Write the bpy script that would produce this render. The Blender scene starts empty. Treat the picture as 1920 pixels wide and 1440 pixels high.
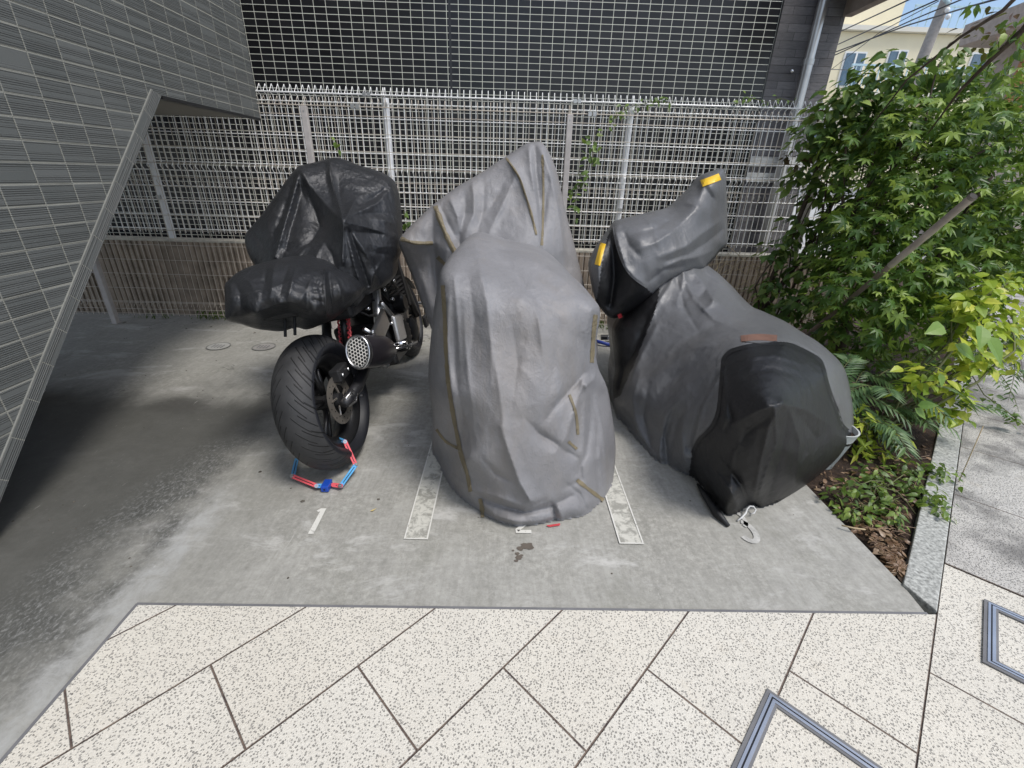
import bpy, bmesh, math, random
import numpy as np
from mathutils import Vector, Matrix, Euler, noise as mnoise
from mathutils.geometry import delaunay_2d_cdt
R_ = math.radians
S = bpy.context.scene
COL = S.collection

# ------------------------------------------------------------------ camera
F = 845.0
CP, CY, CR = R_(24.8016), R_(1.15666), R_(1.70045)
CAM = np.array([0, 0, 1.3])
fw = np.array([math.sin(CY)*math.cos(CP), math.cos(CY)*math.cos(CP), -math.sin(CP)])
r0 = np.array([math.cos(CY), -math.sin(CY), 0.0])
u0 = np.cross(r0, fw)
rt = math.cos(CR)*r0 + math.sin(CR)*u0
up = -math.sin(CR)*r0 + math.cos(CR)*u0
cd = bpy.data.cameras.new('camera')
cam = bpy.data.objects.new('camera', cd)
COL.objects.link(cam)
cd.sensor_width = 36
cd.lens = F/1920*36
cd.clip_start = 0.02
cd.clip_end = 1000
cam.matrix_world = Matrix(((rt[0], up[0], -fw[0], 0), (rt[1], up[1], -fw[1], 0), (rt[2], up[2], -fw[2], 1.3), (0, 0, 0, 1)))
S.camera = cam
S.render.resolution_x, S.render.resolution_y = 1024, 768

# ------------------------------------------------------------------ sky + sun
SUN_EL, SUN_AZ = R_(62), R_(128)      # azimuth clockwise from +Y: behind the camera, to the right
w = bpy.data.worlds.new('World')
S.world = w
w.use_nodes = True
wn = w.node_tree.nodes
wl = w.node_tree.links
bg = wn['Background']
sky = wn.new('ShaderNodeTexSky')
sky.sky_type = 'NISHITA'
sky.sun_disc = False
sky.sun_elevation = SUN_EL
sky.sun_rotation = SUN_AZ
sky.air_density = 1.0
sky.dust_density = 1.5
tc = wn.new('ShaderNodeTexCoord')
mp = wn.new('ShaderNodeMapping')
mp.inputs['Scale'].default_value = (1.2, 1.2, 3.5)
nz = wn.new('ShaderNodeTexNoise')
nz.inputs['Scale'].default_value = 2.2
nz.inputs['Detail'].default_value = 9
nz.inputs['Roughness'].default_value = 0.62
cr = wn.new('ShaderNodeValToRGB')
cr.color_ramp.elements[0].position = 0.46
cr.color_ramp.elements[1].position = 0.68
mx = wn.new('ShaderNodeMix')
mx.data_type = 'RGBA'
mx.inputs['B'].default_value = (9.0, 9.2, 9.5, 1)
wl.new(tc.outputs['Generated'], mp.inputs['Vector'])
wl.new(mp.outputs['Vector'], nz.inputs['Vector'])
wl.new(nz.outputs['Fac'], cr.inputs['Fac'])
wl.new(cr.outputs['Color'], mx.inputs['Factor'])
wl.new(sky.outputs['Color'], mx.inputs['A'])
wl.new(mx.outputs['Result'], bg.inputs['Color'])
bg.inputs['Strength'].default_value = 0.13
sl = bpy.data.lights.new('sun', 'SUN')
sl.energy = 1.8
sl.angle = R_(16)
sl.color = (1.0, 0.965, 0.92)
so = bpy.data.objects.new('sun', sl)
COL.objects.link(so)
sd = Vector((math.sin(SUN_AZ)*math.cos(SUN_EL), math.cos(SUN_AZ)*math.cos(SUN_EL), math.sin(SUN_EL)))
so.rotation_euler = sd.to_track_quat('Z', 'Y').to_euler()
so.location = sd*30
S.view_settings.view_transform = 'Standard'
S.view_settings.look = 'None'
S.view_settings.exposure = 0.47
S.view_settings.gamma = 1
S.render.engine = 'CYCLES'

# ------------------------------------------------------------------ helpers
def ray(x, y):
    return fw*F + rt*(x-960) - up*(y-720)
def W(x, y, Y):
    d = ray(x, y)
    return CAM + d*(Y/d[1])
def G(x, y, z=0.0):
    d = ray(x, y)
    return CAM + d*((z-1.3)/d[2])
def prj(P):
    v = np.asarray(P, float) - CAM
    z = v@fw
    return 960+F*(v@rt)/z, 720-F*(v@up)/z

class MB:
    """collects geometry for one mesh"""
    def __init__(s):
        s.v = []; s.f = []; s.m = []
    def add(s, vs, fs, mi=0):
        o = len(s.v)
        s.v += [tuple(map(float, p)) for p in vs]
        s.f += [tuple(i+o for i in f) for f in fs]
        s.m += [mi]*len(fs)
        return s
    def box(s, a, b, mi=0, M=None):
        (x0, y0, z0), (x1, y1, z1) = a, b
        vs = [Vector(p) for p in ((x0,y0,z0),(x1,y0,z0),(x1,y1,z0),(x0,y1,z0),(x0,y0,z1),(x1,y0,z1),(x1,y1,z1),(x0,y1,z1))]
        if M is not None: vs = [M@p for p in vs]
        return s.add(vs, [(0,3,2,1),(4,5,6,7),(0,1,5,4),(1,2,6,5),(2,3,7,6),(3,0,4,7)], mi)
    def tube(s, pts, r, n=6, mi=0, cap=True):
        pts = [Vector(p) for p in pts]
        rs = r if hasattr(r, '__len__') else [r]*len(pts)
        t0 = (pts[1]-pts[0]).normalized()
        a = Vector((0, 0, 1)) if abs(t0.z) < .9 else Vector((1, 0, 0))
        u = t0.cross(a).normalized()
        vs = []
        for i, p in enumerate(pts):
            if i == 0: t = pts[1]-pts[0]
            elif i == len(pts)-1: t = pts[-1]-pts[-2]
            else: t = (pts[i+1]-p).normalized()+(p-pts[i-1]).normalized()
            if t.length < 1e-9: t = t0
            t.normalize()
            u = (u-t*u.dot(t)).normalized()
            v = t.cross(u)
            for k in range(n):
                an = 2*math.pi*k/n
                vs.append(p+(u*math.cos(an)+v*math.sin(an))*rs[i])
        fs = []
        for i in range(len(pts)-1):
            for k in range(n):
                fs.append((i*n+k, i*n+(k+1) % n, (i+1)*n+(k+1) % n, (i+1)*n+k))
        if cap:
            fs.append(tuple(range(n))[::-1]); fs.append(tuple(range((len(pts)-1)*n, len(pts)*n)))
        return s.add(vs, fs, mi)
    def lathe(s, prof, n=32, M=None, mi=0, closed=False):
        """prof: (radius, axial) pairs revolved about local X"""
        vs = []; m = len(prof)
        for k in range(n):
            a = 2*math.pi*k/n
            for r, x in prof:
                p = Vector((x, r*math.cos(a), r*math.sin(a)))
                vs.append(M@p if M is not None else p)
        fs = []
        for k in range(n):
            for j in range(m if closed else m-1):
                j2 = (j+1) % m
                fs.append((k*m+j, ((k+1) % n)*m+j, ((k+1) % n)*m+j2, k*m+j2))
        return s.add(vs, fs, mi)
    def ball(s, c, r, n=12, mi=0):
        rx, ry, rz = r if hasattr(r, '__len__') else (r, r, r)
        vs = []; fs = []
        h = n//2
        for i in range(h+1):
            th = math.pi*i/h
            for k in range(n):
                ph = 2*math.pi*k/n
                vs.append((c[0]+rx*math.sin(th)*math.cos(ph), c[1]+ry*math.sin(th)*math.sin(ph), c[2]+rz*math.cos(th)))
        for i in range(h):
            for k in range(n):
                fs.append((i*n+k, (i+1)*n+k, (i+1)*n+(k+1) % n, i*n+(k+1) % n))
        return s.add(vs, fs, mi)
    def ribbon(s, pa, pb, mi=0):
        vs = []
        for a, b in zip(pa, pb): vs += [a, b]
        return s.add(vs, [(2*i, 2*i+1, 2*i+3, 2*i+2) for i in range(len(pa)-1)], mi)
    def build(s, name, mats, parent=None, smooth=False, bevel=0, auto=None, merge=0):
        me = bpy.data.meshes.new(name)
        me.from_pydata(s.v, [], s.f)
        if not isinstance(mats, (list, tuple)): mats = [mats]
        for m in mats: me.materials.append(m)
        if len(mats) > 1: me.polygons.foreach_set('material_index', s.m)
        me.update()
        bm = bmesh.new(); bm.from_mesh(me)
        if merge: bmesh.ops.remove_doubles(bm, verts=bm.verts, dist=merge)
        if merge or auto is not None: bmesh.ops.recalc_face_normals(bm, faces=bm.faces)
        if auto is not None:
            for e in bm.edges:
                if len(e.link_faces) == 2 and e.calc_face_angle(0) > R_(auto): e.smooth = False
            smooth = True
        bm.to_mesh(me); bm.free()
        if smooth: me.polygons.foreach_set('use_smooth', [True]*len(me.polygons))
        o = bpy.data.objects.new(name, me)
        COL.objects.link(o)
        if bevel:
            b = o.modifiers.new('bevel', 'BEVEL'); b.width = bevel; b.segments = 2; b.limit_method = 'ANGLE'
        if parent is not None:
            o.parent = parent
            r = parent
            off = Vector((0, 0, 0))
            while r is not None and r.get('world_base'):
                off += Vector(r.location); r = None
            if parent.get('world_base'): o.location = -Vector(parent.location)
        return o

def tag(o, label=None, cat=None, group=None, kind=None):
    if label: o['label'] = label
    if cat: o['category'] = cat
    if group: o['group'] = group
    if kind: o['kind'] = kind
    return o
def empty(name, loc=(0, 0, 0), label=None, cat=None, group=None, world=True):
    o = bpy.data.objects.new(name, None)
    o.empty_display_size = .1
    COL.objects.link(o)
    o.location = loc
    if world: o['world_base'] = 1
    return tag(o, label, cat, group)

# ---- materials
class N:
    def __init__(s, name):
        m = s.mat = bpy.data.materials.new(name)
        m.use_nodes = True
        s.t = m.node_tree
        s.b = s.t.nodes['Principled BSDF']
    def n(s, ty, **k):
        x = s.t.nodes.new('ShaderNode'+ty)
        for a, b in k.items(): setattr(x, a, b)
        return x
    def put(s, sock, v):
        if isinstance(v, bpy.types.NodeSocket): s.t.links.new(v, sock)
        elif isinstance(v, (tuple, list)) and sock.type == 'RGBA' and len(v) == 3: sock.default_value = (*v, 1)
        else: sock.default_value = v
    def set(s, **k):
        for a, b in k.items(): s.put(s.b.inputs[a.replace('_', ' ')], b)
        return s
    def m(s, op, a, b=0.0, c=None, clamp=False):
        x = s.n('Math', operation=op, use_clamp=clamp)
        s.put(x.inputs[0], a); s.put(x.inputs[1], b)
        if c is not None: s.put(x.inputs[2], c)
        return x.outputs[0]
    def pos(s):
        g = s.n('NewGeometry')
        x = s.n('SeparateXYZ'); s.t.links.new(g.outputs['Position'], x.inputs[0])
        return g.outputs['Position'], x.outputs[0], x.outputs[1], x.outputs[2]
    def obj(s):
        g = s.n('TexCoord')
        x = s.n('SeparateXYZ'); s.t.links.new(g.outputs['Object'], x.inputs[0])
        return g.outputs['Object'], x.outputs[0], x.outputs[1], x.outputs[2]
    def comb(s, x, y, z):
        c = s.n('CombineXYZ')
        for i, v in enumerate((x, y, z)): s.put(c.inputs[i], v)
        return c.outputs[0]
    def scale(s, v, sc):
        x = s.n('Mapping'); s.put(x.inputs[0], v); x.inputs['Scale'].default_value = sc
        return x.outputs[0]
    def noise(s, v, sc, det=4, ro=.55, dist=0.0):
        x = s.n('TexNoise'); s.put(x.inputs['Vector'], v)
        x.inputs['Scale'].default_value = sc; x.inputs['Detail'].default_value = det
        x.inputs['Roughness'].default_value = ro; x.inputs['Distortion'].default_value = dist
        return x.outputs['Fac']
    def voro(s, v, sc, feat='F1', out='Distance', rnd=1.0):
        x = s.n('TexVoronoi', feature=feat); s.put(x.inputs['Vector'], v)
        x.inputs['Scale'].default_value = sc; x.inputs['Randomness'].default_value = rnd
        return x.outputs[out]
    def white(s, v, dim='3D'):
        x = s.n('TexWhiteNoise', noise_dimensions=dim)
        s.put(x.inputs['Vector' if dim != '1D' else 'W'], v)
        return x.outputs['Value']
    def ramp(s, f, stops, interp='LINEAR'):
        x = s.n('ValToRGB'); s.put(x.inputs[0], f)
        e = x.color_ramp.elements
        x.color_ramp.interpolation = interp
        while len(e) < len(stops): e.new(.5)
        for i, (p, c) in enumerate(stops):
            e[i].position = p
            e[i].color = (*c, 1) if isinstance(c, (tuple, list)) else (c, c, c, 1)
        return x.outputs[0]
    def mix(s, f, a, b, mode='MIX'):
        x = s.n('Mix', data_type='RGBA', blend_type=mode)
        s.put(x.inputs['Factor'], f); s.put(x.inputs['A'], a); s.put(x.inputs['B'], b)
        return x.outputs['Result']
    def bump(s, h, st=.5, d=.01, nrm=None):
        x = s.n('Bump'); s.put(x.inputs['Height'], h)
        x.inputs['Strength'].default_value = st; x.inputs['Distance'].default_value = d
        if nrm is not None: s.put(x.inputs['Normal'], nrm)
        s.t.links.new(x.outputs[0], s.b.inputs['Normal'])
        return x.outputs[0]
    def line(s, c, pitch, off, wd):
        """1 inside a joint of width wd at c = off + k*pitch"""
        q = s.m('DIVIDE', s.m('SUBTRACT', c, off), pitch)
        fr = s.m('ABSOLUTE', s.m('SUBTRACT', s.m('FRACT', s.m('ADD', q, .5)), .5))
        d = s.m('MULTIPLY', fr, pitch)
        return s.m('SUBTRACT', 1.0, s.m('SMOOTH_MIN', s.m('DIVIDE', d, wd*.5), 1.0, .0), clamp=True), d
    def step(s, v, lo, hi):
        x = s.n('MapRange', interpolation_type='SMOOTHSTEP')
        s.put(x.inputs[0], v); s.put(x.inputs[1], lo); s.put(x.inputs[2], hi)
        return x.outputs[0]

def simple(name, col, rough=.5, metal=0.0, var=.15, nsc=12, bump=0.0, bsc=60, spec=.5, sheen=0):
    q = N(name)
    v = q.obj()[0]
    f = q.noise(v, nsc, 5)
    c = q.mix(q.ramp(f, [(.3, 0), (.7, 1)]), tuple(x*(1-var) for x in col), tuple(min(1, x*(1+var)) for x in col))
    q.set(Base_Color=c, Roughness=rough, Metallic=metal, Specular_IOR_Level=spec)
    if bump: q.bump(q.noise(v, bsc, 4), bump, .004)
    return q.mat

def mat_concrete():
    q = N('parking concrete')
    P, x, y, z = q.pos()
    big = q.noise(P, 1.3, 5, .6, .6)
    mid = q.noise(P, 7.5, 10, .76, .4)
    fine = q.noise(P, 60, 4, .7)
    brushed = q.noise(q.scale(P, (18, 2.5, 1)), 2.5, 6, .6, .8)
    c = q.ramp(mid, [(.28, (.20, .193, .168)), (.5, (.33, .32, .283)), (.70, (.50, .487, .44))])
    c = q.mix(.35, c, q.ramp(big, [(.3, (.29, .28, .25)), (.7, (.56, .545, .50))]))
    c = q.mix(.25, c, q.ramp(brushed, [(.35, (.20, .20, .19)), (.7, (.56, .56, .53))]))
    c = q.mix(.18, c, q.ramp(fine, [(.3, (.10, .10, .09)), (.7, (.5, .5, .47))]))
    grn = q.noise(P, 3.1, 9, .74, .7)
    c = q.mix(q.m('MULTIPLY', q.step(grn, .50, .66), .42), c, (.20, .198, .165))
    sp = q.noise(P, 34, 9, .82, 0.0)
    patch = q.ramp(q.noise(P, 2.3, 6, .65, .4), [(.38, .10), (.62, .46)])
    c = q.mix(patch, c, q.ramp(sp, [(.34, (.12, .118, .10)), (.5, (.285, .278, .245)), (.66, (.56, .545, .49))]))
    fl = q.noise(q.scale(P, (1, .7, 1)), 95, 3, .6)
    flg = q.noise(P, 2.6, 5, .7)
    c = q.mix(q.m('MULTIPLY', q.m('MULTIPLY', q.step(fl, .68, .73), q.step(flg, .50, .62)), .7), c, (.52, .505, .455))
    c = q.mix(q.m('MULTIPLY', q.m('SUBTRACT', 1.0, q.step(fl, .30, .35)), .3), c, (.11, .108, .09))
    # pale leached deposits
    eff = q.noise(q.scale(P, (1.1, 2.4, 1)), 1.9, 10, .72, .5)
    c = q.mix(q.m('MULTIPLY', q.step(eff, .53, .66), .55), c, (.62, .61, .58))
    # damp, dirty stain on the left with overhang shade painted in: signed distance to a slanting line, broken up by noise
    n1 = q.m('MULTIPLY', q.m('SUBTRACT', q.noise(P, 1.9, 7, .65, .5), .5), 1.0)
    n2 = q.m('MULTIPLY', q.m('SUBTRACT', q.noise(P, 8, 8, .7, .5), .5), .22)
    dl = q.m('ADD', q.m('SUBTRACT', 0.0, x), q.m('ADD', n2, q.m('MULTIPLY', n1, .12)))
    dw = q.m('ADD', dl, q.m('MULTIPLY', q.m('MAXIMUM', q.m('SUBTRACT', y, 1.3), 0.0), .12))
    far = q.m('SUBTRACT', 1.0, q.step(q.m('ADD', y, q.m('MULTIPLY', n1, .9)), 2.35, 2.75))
    wet_shade = q.m('MULTIPLY', q.step(q.m('ADD', dw, q.m('MULTIPLY', n1, .22)), 1.30, 1.60), far)
    c = q.mix(q.m('MULTIPLY', wet_shade, .88), c, q.ramp(mid, [(.3, (.026, .026, .0245)), (.7, (.060, .060, .056))]))
    # crackled crust along the edge of the stain
    band = q.m('MULTIPLY', q.step(dl, 1.20, 1.30), q.m('SUBTRACT', 1.0, q.step(dw, 1.52, 1.72)))
    band = q.m('MULTIPLY', band, q.m('SUBTRACT', 1.0, q.step(q.m('ADD', y, n1), 1.85, 2.25)))
    crk = q.noise(q.scale(P, (44, 26, 1)), 1.8, 10, .76, .35)
    band = q.m('MULTIPLY', band, q.ramp(q.noise(P, 4.5, 6, .7), [(.36, .15), (.60, 1.0)]))
    c = q.mix(q.m('MULTIPLY', band, .85), c, q.ramp(crk, [(.44, (.034, .035, .034)), (.52, (.075, .077, .075)), (.57, (.19, .192, .188)), (.68, (.36, .36, .35))]))
    # white bloom outside it
    b2 = q.m('MULTIPLY', q.step(dl, 1.10, 1.20), q.m('SUBTRACT', 1.0, q.step(dl, 1.23, 1.31)))
    b2 = q.m('MULTIPLY', b2, q.m('SUBTRACT', 1.0, q.step(y, 1.45, 1.75)))
    b2 = q.m('MULTIPLY', b2, q.ramp(q.noise(P, 9, 8, .75, .8), [(.38, .1), (.62, 1.0)]))
    c = q.mix(q.m('MULTIPLY', b2, .8), c, (.50, .505, .495))
    # grey dirt between bloom and bay one
    b3 = q.m('MULTIPLY', q.step(q.m('ADD', dl, n1), .72, 1.05), .28)
    c = q.mix(b3, c, (.14, .14, .122))
    # dark blot by the middle left
    dx = q.m('SUBTRACT', x, -1.9); dy = q.m('SUBTRACT', y, 2.42)
    rr = q.m('SQRT', q.m('ADD', q.m('MULTIPLY', q.m('MULTIPLY', dx, dx), 1.0), q.m('MULTIPLY', q.m('MULTIPLY', dy, dy), 4.5)))
    blot = q.m('SUBTRACT', 1.0, q.step(q.m('ADD', rr, q.m('MULTIPLY', n1, .6)), .05, .34))
    c = q.mix(q.m('MULTIPLY', blot, .45), c, (.05, .048, .044))
    # hairline cracks
    cw = q.n('Vec' + 'torMath', operation='ADD')
    nn = q.n('TexNoise'); q.put(nn.inputs['Vector'], P); nn.inputs['Scale'].default_value = 2.5; nn.inputs['Detail'].default_value = 6
    q.put(cw.inputs[0], P); q.put(cw.inputs[1], nn.outputs['Color'])
    cr_ = q.voro(cw.outputs[0], .42, 'DISTANCE_TO_EDGE')
    ck = q.m('MULTIPLY', q.m('SUBTRACT', 1.0, q.step(cr_, 0.0, .0035)), q.step(q.noise(P, 1.1, 3), .48, .56))
    c = q.mix(q.m('MULTIPLY', ck, .55), c, (.05, .05, .045))
    # small pale scratches
    sc = q.noise(q.scale(P, (70, 9, 1)), 1.0, 3, .6, 2.0)
    c = q.mix(q.m('MULTIPLY', q.step(sc, .69, .73), .35), c, (.55, .54, .5))
    q.set(Base_Color=c, Roughness=q.m('SUBTRACT', .78, q.m('MULTIPLY', wet_shade, .22)), Specular_IOR_Level=.35)
    h = q.m('ADD', q.m('MULTIPLY', mid, .6), q.m('MULTIPLY', fine, .35))
    h = q.m('SUBTRACT', h, q.m('MULTIPLY', ck, .5))
    q.bump(h, .35, .006)
    return q.mat

def mat_slabs(name, base, chip, chipamt=.39, dark=0.0):
    """300 x 600 exposed aggregate slabs laid at 45 degrees"""
    q = N(name)
    P, x, y, z = q.pos()
    PI2 = math.sqrt(2)
    u = q.m('DIVIDE', q.m('SUBTRACT', x, y), PI2)
    v = q.m('DIVIDE', q.m('ADD', x, y), PI2)
    pit = .42/PI2
    off = .4325/PI2
    k = q.m('FLOOR', q.m('DIVIDE', q.m('SUBTRACT', u, off), pit))
    l1, d1 = q.line(u, pit, off, .0095)
    v2 = q.m('SUBTRACT', v, q.m('MULTIPLY', k, pit))
    l2, d2 = q.line(v2, 2*pit, 2.118/PI2, .0095)
    joint = q.m('MAXIMUM', q.step(l1, .25, .75), q.step(l2, .25, .75))
    kv = q.m('FLOOR', q.m('DIVIDE', q.m('SUBTRACT', v2, 2.118/PI2), 2*pit))
    rnd = q.white(q.comb(k, kv, 3.0))
    vo = q.voro(P, 150)
    sz = q.noise(P, 55, 4, .7)
    big = q.noise(P, 3.0, 6, .6, .3)
    c = q.mix(q.ramp(big, [(.35, 0), (.7, 1)]), tuple(a*.92 for a in base), tuple(min(1, a*1.05) for a in base))
    c = q.mix(q.m('MULTIPLY', rnd, .3), c, (base[0]*.90, base[1]*.85, base[2]*.77))
    rust = q.noise(P, 6.0, 7, .7)
    c = q.mix(q.m('MULTIPLY', q.step(rust, .55, .72), .26), c, (.52, .44, .32))
    grime = q.noise(q.scale(P, (1.3, 1, 1)), 9, 8, .74, .6)
    c = q.mix(q.m('MULTIPLY', q.step(grime, .52, .70), .22), c, (.40, .385, .34))
    speck = q.m('MULTIPLY', q.m('SUBTRACT', 1.0, q.step(q.m('ADD', vo, q.m('MULTIPLY', q.m('SUBTRACT', q.noise(P, 200, 2), .5), .7)), .26, .40)), q.step(sz, chipamt, chipamt+.1))
    cc = q.white(q.voro(P, 150, out='Position'))
    chipc = q.mix(cc, tuple(a*.5 for a in chip), tuple(a*1.9 for a in chip))
    hl = q.m('MULTIPLY', q.step(q.noise(P, 150, 3, .7), .55, .66), .5)
    c = q.mix(hl, c, tuple(min(1, a*1.22) for a in base))
    c = q.mix(q.m('MULTIPLY', speck, .9), c, chipc)
    fine = q.noise(P, 260, 2, .6)
    c = q.mix(.22, c, q.ramp(fine, [(.3, tuple(a*.6 for a in base)), (.7, tuple(min(1, a*1.2) for a in base))]))
    if dark: c = q.mix(q.m('MULTIPLY', q.step(q.noise(P, 2.2, 6, .65), .42, .62), dark), c, (.12, .115, .11))
    jc = q.ramp(q.noise(P, 30, 4), [(.35, (.07, .05, .045)), (.7, (.22, .16, .12))])
    c = q.mix(joint, c, jc)
    q.set(Base_Color=c, Roughness=.72, Specular_IOR_Level=.35)
    h = q.m('SUBTRACT', q.m('ADD', q.m('MULTIPLY', speck, -.35), q.m('MULTIPLY', fine, .3)), q.m('MULTIPLY', joint, 1.0))
    q.bump(h, .8, .006)
    return q.mat

def mat_ribtile(name, along='y', band=False):
    """grey ribbed tiles, 155 x 77.5, pale joints"""
    q = N(name)
    P, x, y, z = q.pos()
    if not band:
        a, b, ap, ao, bp, bo = y, z, .1555, 2.445, .0778, 1.608
    else:
        a = q.m('DIVIDE', q.m('ADD', y, z), math.sqrt(2)); b = q.m('DIVIDE', q.m('SUBTRACT', z, y), math.sqrt(2))
        ap, ao, bp, bo = .1555, (2.809+1.66)/math.sqrt(2), 10.0, 5.0
    l1, d1 = q.line(a, ap, ao, .0105 if not band else .007)
    l2, d2 = q.line(b, bp, bo, .0125 if not band else .007)
    j = q.m('MAXIMUM', q.step(l1, .2, .6), q.step(l2, .2, .6))
    ka = q.m('FLOOR', q.m('DIVIDE', q.m('SUBTRACT', a, ao), ap))
    kb = q.m('FLOOR', q.m('DIVIDE', q.m('SUBTRACT', b, bo), bp))
    rnd = q.white(q.comb(ka, kb, 1.0))
    rp = .0078
    rb_ = q.m('DIVIDE', b, rp)
    ri = q.m('FLOOR', rb_)
    rr = q.white(q.comb(ri, ka, kb))
    tri = q.m('ABSOLUTE', q.m('SUBTRACT', q.m('FRACT', rb_), .5))
    groove = q.m('MULTIPLY', q.step(tri, .22, .42), q.step(rr, .25, .55))
    rib2 = q.m('SUBTRACT', 1.0, groove)
    warp = q.noise(P, 3.0, 5, .6)
    base = q.mix(rnd, (.110, .117, .112), (.140, .146, .140))
    base = q.mix(q.ramp(warp, [(.3, 0), (.7, .6)]), base, (.135, .14, .134))
    base = q.mix(q.m('MULTIPLY', q.m('SUBTRACT', 1.0, rib2), .70), base, (.035, .038, .037))  # shade inside the rib grooves painted into the tile colour
    g = q.mix(q.noise(P, 14, 5, .7), (.20, .20, .175), (.32, .315, .275))
    c = q.mix(j, base, g)
    q.set(Base_Color=c, Roughness=q.m('ADD', .42, q.m('MULTIPLY', j, .4)), Specular_IOR_Level=.45)
    h = q.m('ADD', q.m('MULTIPLY', rib2, .8), q.m('MULTIPLY', j, -.6))
    q.bump(h, .8, .006)
    return q.mat

def mat_blacktile():
    q = N('black glossy tile with pale joints')
    P, x, y, z = q.pos()
    l1, d1 = q.line(x, .1058, 2.386, .0075)
    l2, d2 = q.line(z, .0515, 2.036, .0075)
    j = q.m('MAXIMUM', q.step(l1, .25, .6), q.step(l2, .25, .6))
    ka = q.m('FLOOR', q.m('DIVIDE', q.m('SUBTRACT', x, 2.386), .1058))
    kb = q.m('FLOOR', q.m('DIVIDE', q.m('SUBTRACT', z, 2.036), .0515))
    rnd = q.white(q.comb(ka, kb, 1.0))
    base = q.mix(rnd, (.013, .013, .0145), (.024, .024, .026))
    g = q.mix(q.noise(P, 3, 5, .6), (.66, .66, .56), (.86, .86, .76))
    c = q.mix(j, base, g)
    # movement joint
    mj = q.m('SUBTRACT', 1.0, q.step(q.m('ABSOLUTE', q.m('SUBTRACT', x, -.549)), .009, .012))
    c = q.mix(mj, c, (.035, .035, .037))
    q.set(Base_Color=c, Roughness=q.m('ADD', .22, q.m('MULTIPLY', j, .5)), Specular_IOR_Level=.34)
    q.bump(q.m('MULTIPLY', j, -1.0), .3, .002, None)
    return q.mat

def mat_stonecourse(name, c0, c1, hp=.062):
    q = N(name)
    P, x, y, z = q.pos()
    row = q.m('FLOOR', q.m('DIVIDE', z, hp))
    rn = q.white(row, '1D')
    l2, d2 = q.line(z, hp, 0.0, .006)
    xs = q.m('ADD', q.m('ADD', x, y), q.m('MULTIPLY', rn, 1.3))
    l1, d1 = q.line(xs, .31, 0.0, .005)
    kx = q.m('FLOOR', q.m('DIVIDE', xs, .31))
    rnd = q.white(q.comb(row, kx, 2.0))
    j = q.m('MAXIMUM', q.step(l1, .3, .7), q.m('MULTIPLY', q.step(l2, .2, .8), q.m('ADD', .35, q.m('MULTIPLY', rn, .6))))
    rough = q.noise(q.scale(P, (3, 3, 14)), 5, 8, .72, .5)
    c = q.mix(rnd, c0, c1)
    c = q.mix(q.ramp(rough, [(.3, 0), (.7, 1)]), q.mix(.4, c, (0.02, .02, .021)), c)
    c = q.mix(q.m('MULTIPLY', j, .85), c, (.008, .008, .009))
    q.set(Base_Color=c, Roughness=.6, Specular_IOR_Level=.4)
    h = q.m('ADD', q.m('MULTIPLY', rough, .7), q.m('ADD', q.m('MULTIPLY', rnd, .5), q.m('MULTIPLY', j, -.8)))
    q.bump(h, .7, .012)
    return q.mat

def mat_cloth(name, col, dirt=None, rough=.42, metal=0.0, weave=700, crink=.5, spec=.5, fold=.55, sheen=0.0, drt=.35, micro=.12):
    q = N(name)
    v, x, y, z = q.obj()
    wn_ = q.n('TexNoise'); q.put(wn_.inputs['Vector'], v); wn_.inputs['Scale'].default_value = 7; wn_.inputs['Detail'].default_value = 3
    wv = q.n('VectorMath', operation='MULTIPLY_ADD'); q.put(wv.inputs[0], wn_.outputs['Color']); wv.inputs[1].default_value = (.16, .16, .16); q.put(wv.inputs[2], v)
    wpos = wv.outputs[0]
    def crease(sc, sz):
        d = q.voro(q.scale(wpos, (1, 1, sz)), sc, 'DISTANCE_TO_EDGE')
        return q.m('POWER', q.m('SUBTRACT', 1.0, q.m('MINIMUM', q.m('MULTIPLY', d, 2.6), 1.0)), 1.6)
    k1, k2, k3 = crease(7, .55), crease(19, .6), crease(46, .8)
    cr1 = q.noise(q.scale(v, (1, 1, .5)), 11, 7, .68, 1.4)
    cr2 = q.noise(v, 48, 7, .72, 1.6)
    f = q.noise(v, 5, 6, .65)
    c = q.mix(q.ramp(f, [(.3, 0), (.7, 1)]), tuple(a*.86 for a in col), tuple(min(1, a*1.1) for a in col))
    if dirt:
        dn = q.noise(q.scale(v, (1, 1, .4)), 3.2, 7, .65, .6)
        c = q.mix(q.m('MULTIPLY', q.step(dn, .45, .7), drt), c, dirt)
    q.set(Base_Color=c, Roughness=q.m('ADD', rough-.06, q.m('MULTIPLY', cr2, .14)), Metallic=metal, Specular_IOR_Level=spec)
    if sheen: q.set(Sheen_Weight=sheen)
    gate = q.ramp(q.noise(v, 4, 3), [(.35, .15), (.65, 1.0)])
    kk = q.m('ADD', q.m('MULTIPLY', k1, .55), q.m('ADD', q.m('MULTIPLY', k2, .34), q.m('MULTIPLY', k3, .14)))
    h = q.m('ADD', q.m('MULTIPLY', cr1, fold), q.m('ADD', q.m('MULTIPLY', q.m('MULTIPLY', kk, gate), crink), q.m('MULTIPLY', cr2, micro)))
    q.bump(h, 1.0, .013)
    return q.mat

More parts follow.
